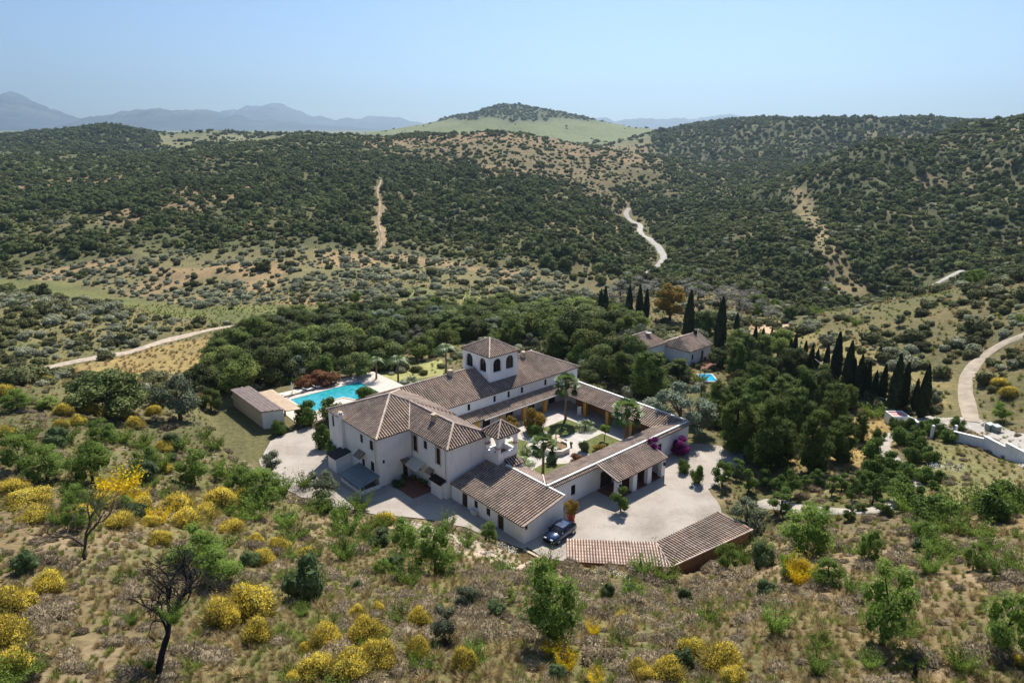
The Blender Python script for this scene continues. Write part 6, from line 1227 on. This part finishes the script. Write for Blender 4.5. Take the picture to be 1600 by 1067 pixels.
# ---- car: dark blue hatchback
def car():
    o = root_uv('parked_car', 9.0, 22.1, .0, 'dark blue hatchback parked against the white barn end wall', 'car'); o.rotation_euler = (0, 0, math.pi/2-AZH+math.radians(8)); L, W_ = 4.25, 1.76
    xs = [-2.12, -2.05, -1.7, -1.3, -.6, .3, .9, 1.35, 1.8, 2.04, 2.12]      # front at -x
    deck = [.58, .70, .82, .92, .98, 1.0, 1.0, .99, .97, .90, .60]; low = [.35, .24, .2, .2, .2, .2, .2, .2, .22, .28, .42]; hw = [.60, .76, .84, .87, .88, .88, .88, .87, .84, .78, .66]
    m = MB(); rings = []
    for x, d, l, w_ in zip(xs, deck, low, hw):
        r = [(-w_*.92, l), (-w_, l+.15), (-w_, d-.28), (-w_*.96, d-.08), (-w_*.86, d), (0, d+.03), (w_*.86, d), (w_*.96, d-.08), (w_, d-.28), (w_, l+.15), (w_*.92, l)]
        k = len(m.v); m.v += [(x, a, b) for a, b in r]; rings.append(k)
    nr = 11
    for a, b in zip(rings, rings[1:]):
        for j in range(nr): q = (j+1) % nr; m.f.append((a+j, a+q, b+q, b+j)); m.m.append(0); m.t.append(.5)
    for a, fl in ((rings[0], 1), (rings[-1], 0)): f = tuple(a+j for j in range(nr)); m.f.append(f[::-1] if fl else f); m.m.append(0); m.t.append(.5)
    paint, nt, b = new_mat('dark_blue_car_paint'); b.inputs['Base Color'].default_value = (.010, .030, .085, 1); b.inputs['Metallic'].default_value = .35; b.inputs['Roughness'].default_value = .22; b.inputs['Coat Weight'].default_value = .8; b.inputs['Coat Roughness'].default_value = .05
    m.build('body', paint, o, True)
    # glasshouse
    sec = [(-.95, 1.0, .78, 1.0), (-.25, 1.40, .66, 1.0), (.25, 1.46, .64, 1.0), (.95, 1.44, .62, 1.0), (1.45, 1.30, .60, 1.0), (1.88, .98, .74, .97)]
    g = MB(); rr = []
    for x, t, w_, bz in sec: k = len(g.v); g.v += [(x, -.80, bz-.03), (x, -w_, t-.05), (x, -w_*.85, t), (x, w_*.85, t), (x, w_, t-.05), (x, .80, bz-.03)]; rr.append(k)
    for a, b in zip(rr, rr[1:]):
        for j in range(5): g.f.append((a+j, a+j+1, b+j+1, b+j)); g.m.append(0); g.t.append(.5)
    g.build('cabin_glass', M_glass, o, True)
    rf = MB(); k0 = [(-.30, 1.41, .60), (.25, 1.475, .60), (.95, 1.455, .58), (1.40, 1.335, .56)]
    for (x0, z0, w0), (x1, z1, w1) in zip(k0, k0[1:]): rf.face([(x0, -w0, z0+.004), (x1, -w1, z1+.004), (x1, w1, z1+.004), (x0, w0, z0+.004)])
    for s_ in (-1, 1):
        rf.tube([(-.98, .79*s_, 1.0), (-.27, .65*s_, 1.40), (.3, .645*s_, 1.46), (.97, .625*s_, 1.44), (1.46, .61*s_, 1.30), (1.88, .75*s_, .98)], .035, 6); rf.tube([(.32, .645*s_, 1.44), (.35, .80*s_, .98)], .035, 5)
    rf.build('roof', paint, o, True)
    for nm, x, mt, zz_ in (('headlight', -2.03, plain('clear_lamp', (.6, .6, .6), .15, .05), .68), ('tail_light', 2.06, plain('red_lamp', (.35, .02, .02), .2, .05), .82)):
        for s_ in (-1, 1): q = MB(); q.box(x-.06, x+.06, .42*s_-.16, .42*s_+.2*s_+.0 if s_ > 0 else .42*s_+.16, zz_-.07, zz_+.07); q.build(nm, mt, o)
    for s_ in (-1, 1): q = MB(); q.box(-.82, -.66, .88*s_-.06, .88*s_+.1 if s_ > 0 else .88*s_+.06, .98, 1.12); q.build('wing_mirror', paint, o)
    for x in (-1.32, 1.28):
        for s_ in (-1, 1):
            ty = MB(); ty.tube([(x, (.72)*s_, .31), (x, (.895)*s_, .31)], .315, 18); t = ty.build('wheel', plain('tyre_rubber', (.02, .02, .02), .8), o); ri = MB(); ri.tube([(x, .896*s_, .31), (x, .905*s_, .31)], .2, 12); ri.build('rim', plain('alloy', (.45, .45, .46), .3, .05, metal=.8), t)
car()
# planter by the barn, hose heap, plant pots
def pot(u, v, r, h, label, kind='rust', w_=1., ph=1.2, g=None, col=(.42, .10, .06)):
    o = root_uv('plant_pot', u, v, .0, label, 'plant pot', g); q = MB(); q.lathe([(.02, 0), (r*.72, 0), (r, h), (r*1.08, h), (r*1.08, h+.06), (r*.9, h+.06), (r*.85, h-.05), (.02, h-.05)], 14); q.build('pot', plain('red_glazed_pot', col, .5, .15), o, True)
    me = KINDS_[kind].var[0][0]; c = bpy.data.objects.new('plant', me); COL.objects.link(c); c.parent = o; c.location = (0, 0, h-.1); k = w_/KINDS_[kind].width; c.scale = (k, k, ph/KINDS_[kind].h0); return o
pot(12.3, 20.6, .55, .9, 'large red pot with a yellowish bush at the barn corner above the car', 'yshrub', 2.0, 2.0)
WS_ = ['leftmost', 'second from left', 'third from left', 'second from right', 'rightmost']
for i, (u, v, r) in enumerate(((2.5, 1.6, .22), (3.3, .5, .25), (4.2, 1.4, .22), (4.3, 2.6, .2), (4.4, 3.5, .24))): pot(u, v, r, .35, 'potted plant in the shade on the terrace under the cream awning, '+WS_[i], 'hedge', .8, .8, 'potted plants on the front terrace', (.28, .12, .08))
for i, (u, v) in enumerate(((25.9, 6.5), (25.9, 7.6))): pot(u, v, .2, .4, ('small potted plant right of the fountain, far one', 'small potted plant right of the fountain, near one')[i], 'hedge', .6, .5, None, (.3, .25, .2))
x, y = uv2w(2.0, 1.1); H_ = plant('juniper', x, y, 1.9, .9, z=0, label='low round dark green bush at the foot of the house wall')
# sun loungers, parasol base and umbrella at the pool
M_fab = plain('white_fabric', (.75, .74, .72), .8, .05)
def lounger(u, v, a, lb):
    o = root_uv('sun_lounger', u, v, .04, lb, 'sun lounger', 'sun loungers along the far pool edge'); o.rotation_euler = (0, 0, a)
    q = MB(); q.prism([(-.32, -.95), (.32, -.95), (.32, .3), (-.32, .3)], .30, .36); q.build('seat', M_fab, o); q = MB(); q.face([(-.32, .3, .36), (.32, .3, .36), (.32, .95, .78), (-.32, .95, .78)]); q.face([(-.32, .3, .31), (-.32, .95, .73), (.32, .95, .73), (.32, .3, .31)]); q.build('backrest', M_fab, o)
    for sx in (-.28, .28):
        for sy in (-.8, .25): q = MB(); q.tube([(sx, sy, 0), (sx, sy, .3)], .022, 5); q.build('leg', M_metal, o)
WS = ['leftmost', 'second from left', 'third from left', 'fourth from left', 'rightmost']
for i, u in enumerate((3.0, 4.6, 6.6, 8.4, 10.2)): lounger(u, -36.4+i*.05, R(132), 'white sun lounger beyond the pool, '+WS[i])
o = root_uv('folded_parasol', 5.6, -36.2, .03, 'white folded parasol standing between the sun loungers', 'parasol'); q = MB(); q.tube([(0, 0, 0), (0, 0, 2.2)], .03, 6); q.build('pole', M_metal, o); q = MB(); q.lathe([(.02, 2.3), (.07, 2.1), (.13, 1.4), (.18, .9), (.03, .88)], 10); q.build('canopy', M_fab, o); q = MB(); q.lathe([(.02, .06), (.28, .06), (.3, 0)], 12); q.build('base', M_stone, o)
o = root_uv('white_chair', 34.4, 1.2, .02, 'white garden chair standing by the first ochre pillar', 'chair'); q = MB(); q.box(-.3, .3, -.3, .3, .4, .46); q.build('seat', M_fab, o); q = MB(); q.box(-.3, .3, .26, .32, .46, 1.5); q.build('backrest', M_fab, o)
for a in (-.26, .26):
    for b in (-.26, .26): q = MB(); q.tube([(a, b, 0), (a, b, .4)], .025, 5); q.build('leg', M_fab, o)
q_ = MB(); q_.tube([(0, 0, 0), (0, 0, 2.0)], .035, 6)
# ---- outdoor stair / stone blocks
# ================================================================== guest house beyond the trees
gx, gy, gz = gp(1075, 572); 
def guest():
    o = tag(empty('guest_house', (gx, gy, gz)), 'small white guest house with brown tile roofs half hidden by trees', 'house')
    # frame: local axes along estate u,v
    ux, uy = UX; vx, vy = VX
    class L(MB):
        def put(s, name, mats, sub=None):
            s.v = [(a*ux+b*vx, a*uy+b*vy, c) for a, b, c in s.v]; s.f = [f[::-1] for f in s.f]; return s.build(name, mats, sub or o)
    w1 = L(); walls(w1, (0, 0), (7.5, 0), -.8, 3.0, [(1.0, 1.7, .9, 2.1), (4.2, 5.1, 0, 2.2)], inward=(0, -1)); walls(w1, (0, 0), (0, -7), -.8, 3.0, (), inward=(1, 0)); walls(w1, (7.5, 0), (7.5, -7), -.8, 3, (), inward=(-1, 0)); walls(w1, (0, -7), (7.5, -7), -.8, 3, (), inward=(0, 1))
    w1.box(-6.5, -.3, -12.5, -5.5, -.8, 3.6); w1.put('wall', M_white)
    for h in ((1.0, 1.7, .9, 2.1), (4.2, 5.1, 0, 2.2)): g = L(); g.face([(h[0], -.15, h[2]), (h[1], -.15, h[2]), (h[1], -.15, h[3]), (h[0], -.15, h[3])]); g.put('window' if h[2] else 'door', M_glass)
    t = L(); e = [(-.3, .4, 2.95), (7.8, .4, 2.95), (7.8, -7.4, 2.95), (-.3, -7.4, 2.95)]; r0, r1 = (1.5, -3.5, 4.7), (7.8, -3.5, 4.7); roof(t, [e[0], e[1], r1, r0], (0, 1), .36, r=.1); roof(t, [e[2], e[3], r0, r1], (0, -1), .36, r=.1); roof(t, [e[3], e[0], r0], (-1, 0), .36, r=.1); ridge(t, r0, r1); ro = t.put('roof', (M_tile, M_tilechan))
    t = L(); e = [(-6.8, -5.2, 3.6), (0, -5.2, 3.6), (0, -12.8, 3.6), (-6.8, -12.8, 3.6)]; r0, r1 = (-6.8, -9, 5.4), (-1.5, -9, 5.4); roof(t, [e[0], e[1], r1, r0], (0, 1), .36, r=.1); roof(t, [e[2], e[3], r0, r1], (0, -1), .36, r=.1); roof(t, [e[1], e[2], r1], (1, 0), .36, r=.1); ridge(t, r0, r1); t.put('main_roof', (M_tile, M_tilechan))
    c = L(); c.box(6.2, 6.7, -3.4, -2.9, 4.2, 5.5); c.put('chimney', M_metal, ro); d = L(); d.lathe([(.02, 5.35), (.5, 5.45), (.62, 5.6)], 12, (-2.5, -8)); d.put('satellite_dish', M_fab, None)
    gt = L(); gt.box(-.2, 7.6, .4, 3.6, -.5, .05); gt.put('terrace', M_terra)
guest()
ux_, uy_ = gp(1105, 592)[:2]; SPG = tag(empty('plunge_pool', (ux_, uy_, float(hz(ux_, uy_)))), 'small bright blue plunge pool in front of the guest house', 'swimming pool')
q = MB(); q.box(-1.5, 1.5, -2.2, 2.2, -.3, .30); q.build('coping', M_deck, SPG); q = MB(); q.box(-1.25, 1.25, -1.9, 1.9, .301, .315); q.build('water', plain('bright_pool_water', (.01, .33, .55), .1, .1, 2), SPG)

# ================================================================== gatehouse, boundary wall, gate, bins
def wpt(px, py): return gp(px, py)
g0 = wpt(1405, 664); GH = tag(empty('gatehouse', g0, 0, .68), 'small white cube gatehouse with a pink flat roof below the cypresses', 'outbuilding')
q = MB(); q.box(-1.7, 1.9, -.2, 3.0, -1.2, 1.75); q.box(-1.7, -1.5, -.2, 3.0, 1.75, 2.0); q.box(1.7, 1.9, -.2, 3.0, 1.75, 2.0); q.box(-1.5, 1.7, 2.8, 3.0, 1.75, 2.0); q.box(-1.5, 1.7, -.2, 0, 1.75, 2.0); q.build('wall', M_white, GH); q = MB(); q.box(-1.5, 1.7, 0, 2.8, 1.751, 1.80); q.build('roof', plain('pink_roof_tiles', (.55, .28, .24), .8), GH)
def wall_run(name, pts, h, t, label, steps=True, group=None, pales=True):
    W3 = [gp(*p) for p in pts]; o = tag(empty(name, W3[0]), label, 'wall', group); x0, y0, z0 = W3[0]; m = MB(); c = MB()
    for a, b in zip(W3, W3[1:]):
        d = Vector((b[0]-a[0], b[1]-a[1])); Ln = d.length; d /= Ln; n_ = Vector((-d.y, d.x)); k = max(1, int(Ln/3))
        for i in range(k):
            p = Vector(a[:2])+d*Ln*i/k; r = Vector(a[:2])+d*Ln*(i+1)/k; zt = (a[2]*(1-(i+.5)/k)+b[2]*(i+.5)/k)+h; zb = min(a[2], b[2])-.8
            P_ = lambda e: [(p-n_*e).to_tuple(), (r-n_*e).to_tuple(), (r+n_*e).to_tuple(), (p+n_*e).to_tuple()]
            m.prism([(q[0]-x0, q[1]-y0) for q in P_(t/2)], zb-z0, zt-z0); c.prism([(q[0]-x0, q[1]-y0) for q in P_(t/2+.07)], zt-z0, zt-z0+.08)
    m.build('wall', M_white, o); c.build('coping', M_trim, o); return o
wall_run('boundary_wall', [(1487, 690), (1535, 700), (1605, 723), (1680, 748)], 1.35, .25, 'white boundary wall stepping down along the lane at the right edge')
wall_run('boundary_wall', [(1420, 668), (1440, 676), (1462, 684)], 1.3, .25, 'short white boundary wall between gatehouse and gate')
gt = wpt(1474, 684); o = tag(empty('entrance_gate', gt), 'dark iron entrance gate between the two white wall ends', 'gate')
for i, x in enumerate((-1.6, 1.4)): q = MB(); q.box(x-.15, x+.15, -.15, .15, -.4, 1.8); q.build('gate_post', M_white, o)
q = MB(); [q.tube([(-1.4+k*.18, 0, .1), (-1.4+k*.18, 0, 1.4)], .015, 4) for k in range(16)]; q.tube([(-1.45, 0, .15), (1.3, 0, .15)], .025, 4); q.tube([(-1.45, 0, 1.35), (1.3, 0, 1.35)], .025, 4); q.build('gate_leaf', M_metal, o)
for i, (px, py, lb) in enumerate(((1545, 672, 'grey green waste container on the lane, left one'), (1556, 675, 'grey green waste container on the lane, right one'))):
    b = wpt(px, py); o = tag(empty('waste_container', b, .2), lb, 'waste container', 'waste containers on the lane'); q = MB(); q.prism([(-.42, -.36), (.42, -.36), (.42, .36), (-.42, .36)], .12, .85); q.build('bin', plain('grey_green_plastic', (.22, .27, .24), .5), o); q = MB(); q.prism([(-.46, -.4), (.46, -.4), (.46, .4), (-.46, .4)], .851, [.93, .93, 1.02, 1.02]); q.build('lid', plain('pale_lid', (.5, .54, .52), .5), o)
    for x in (-.36, .36): q = MB(); q.tube([(x, -.3, .08), (x+.04, -.3, .08)], .08, 8); q.build('wheel', M_metal, o)
# lane behind the wall
LN = smooth_path(gpoly([(1430, 655), (1470, 662), (1520, 660), (1560, 680), (1610, 708), (1680, 735)])); ribbon('lane', LN, 5.0, M_road, .07, .8)
# overhead cable from the pines to the gate
ca = gp(1250, 583); cb = gp(1388, 640); cb2 = (cb[0], cb[1], cb[2]+1.4); ca2 = (ca[0], ca[1], ca[2]+4.5); q = MB()
P_ = [tuple(ca2[j]*(1-t)+cb2[j]*t-(0 if j < 2 else 1.2*4*t*(1-t)*.5) for j in range(3)) for t in [i/14 for i in range(15)]]; q.tube(P_, .035, 5); tag(q.build('overhead_cable', plain('pale_cable', (.6, .6, .6), .6)), 'pale overhead cable running from the pines down to the gatehouse', 'cable')
for p in (ca2, cb2):
    q = MB(); q.tube([(p[0], p[1], float(hz(p[0], p[1]))-.3), (p[0], p[1], p[2]+.1)], .07, 7); tag(q.build('cable_post', M_bark), 'thin wooden post holding the %s end of the pale cable' % ('far' if p is ca2 else 'near'), 'post')
# ================================================================== the two burnt almond trees and stumps
def burnt(px, py, h, seed, lb, mat, levels=5, lean=0., rr=.13):
    b = gp(px, py); o = tag(empty('bare_tree', b, lean), lb, 'tree'); m = branches(np.random.default_rng(seed), h, levels, rr); t = m.build('trunk', mat, o, True); return o, b
burnt(133, 874, 6.4, 4, 'leafless spreading almond tree with dark trunk among yellow broom', plain('bare_bark', (.075, .055, .045), .95, .3, 4), 5, 1.)
ch, cb_ = burnt(250, 1058, 6.6, 9, 'charred black dead tree with tangled branches at the lower left', plain('charred_bark', (.018, .016, .016), .9, .4, 4), 6, 0., .19)
for dx, dz, s in ((.9, 3.4, .8), (-1.0, 3.3, .6), (-.6, .9, .5)):
    c = bpy.data.objects.new('green_shoots', KINDS_['sucker'].var[1][0]); COL.objects.link(c); c.parent = ch; c.location = (dx, .3, dz-.6); c.scale = (s*.6,)*3
b = gp(1427, 1062); o = tag(empty('charred_stump', b), 'short charred black stump at the bottom edge', 'stump'); q = MB(); q.tube([(0, 0, -.2), (.03, 0, .4), (-.05, 0, .75), (.0, 0, 1.0)], [.14, .11, .07, .02], 7); q.tube([(0, 0, .35), (.16, 0, .6)], [.06, .02], 5); q.build('trunk', plain('charcoal', (.012, .011, .011), .9), o)
b = gp(695, 1010); q = MB(); q.tube([(0, 0, -.2), (.05, 0, .45)], [.16, .1], 7); q.tube([(0, 0, .1), (.3, .1, .5)], [.08, .02], 5); q.v = [(p[0]+b[0], p[1]+b[1], p[2]+b[2]) for p in q.v]; tag(q.build('charred_stump', M_bark2), 'dark broken stump at the foot of the small olive tree', 'stump')

# ================================================================== labels that single out each plant
LMK = [('charred black tree', (250, 1058)), ('leafless almond tree', (133, 874)), ('pool house', (400, 655)), ('long white barn', (780, 830)), ('parked car', (875, 840)), ('brown carport', (1060, 880)), ('garage porch', (1000, 760)), ('white gatehouse', (1405, 664)), ('waste containers', (1550, 672)), ('guest house', (1080, 565)),
       ('lower right corner', (1600, 1060)), ('lower left corner', (0, 1060)), ('bottom edge centre', (800, 1062)), ('swimming pool', (520, 615)), ('lookout tower', (766, 590)), ('left picture edge', (5, 720)), ('small yellow lawn', (660, 580)), ('back gallery', (1000, 620)), ('rusty pool bushes', (500, 600)), ('silvery tree', (1062, 668)), ('pink earth clearing', (1210, 515)), ('lone meadow oak', (357, 545)), ('big left oak', (175, 648)), ('bare poplar grove', (1090, 470)), ('daisy meadow', (1520, 750)), ('tower wing right end', (900, 560)), ('tallest cypress', (1302, 600)), ('green meadow end', (500, 490)), ('front forecourt', (620, 800)), ('garage wing corner', (1076, 695)), ('golden tree', (1046, 500)), ('meadow dirt track', (230, 545)), ('charred stump', (1427, 1060)), ('right picture edge', (1595, 860)), ('gravel track', (1510, 620)), ('forecourt left end', (400, 700))]
LMP = [(n_, gp(*p)[:2]) for n_, p in LMK]
ORD = ['nearest', 'second nearest', 'third nearest', 'fourth nearest', 'fifth nearest', 'sixth nearest', 'seventh nearest', 'eighth nearest', 'ninth nearest', 'tenth nearest', 'eleventh nearest', 'twelfth nearest']+['%d%s nearest' % (i, {1: 'st', 2: 'nd', 3: 'rd'}.get(i % 10, 'th')) for i in range(13, 400)]
def relabel():
    by = {}
    for o, kd, x, y, w_, lb in PLANTED:
        if lb is None: by.setdefault(kd, []).append((o, x, y))
    for kd, lst in by.items():
        if len(lst) == 1: o = lst[0][0]; nm, _ = min(((n_, math.hypot(lst[0][1]-p[0], lst[0][2]-p[1])) for n_, p in LMP), key=lambda t: t[1]); o['label'] = '%s beside the %s' % (KINDS_[kd].label, nm); continue
        used = set()
        for o, x, y in lst:
            best = None
            for n_, p in LMP:
                d = math.hypot(x-p[0], y-p[1]); rk_ = sum(math.hypot(a-p[0], b-p[1]) < d-1e-6 for _, a, b in lst)
                c = (rk_*6+d, rk_, n_)
                if best is None or c < best: best = c
            o['label'] = '%s, %s of its kind to the %s' % (KINDS_[kd].label, ORD[best[1]], best[2])
relabel()
# ================================================================== air
HZ_ = MB(); HZ_.box(-17500, 17500, -400, 15500, -60, 1050); hm = bpy.data.materials.new('haze'); hm.use_nodes = True; nt = hm.node_tree
for n_ in list(nt.nodes):
    if n_.type != 'OUTPUT_MATERIAL': nt.nodes.remove(n_)
pv = nt.nodes.new('ShaderNodeVolumePrincipled'); pv.inputs['Color'].default_value = (.60, .81, 1, 1); pv.inputs['Density'].default_value = 1e-4; pv.inputs['Anisotropy'].default_value = .62
nt.links.new(pv.outputs[0], nt.nodes['Material Output'].inputs['Volume']); hz_o = HZ_.build('haze', hm); tag(hz_o, 'thin blue haze over the whole landscape', 'haze', kind='stuff')
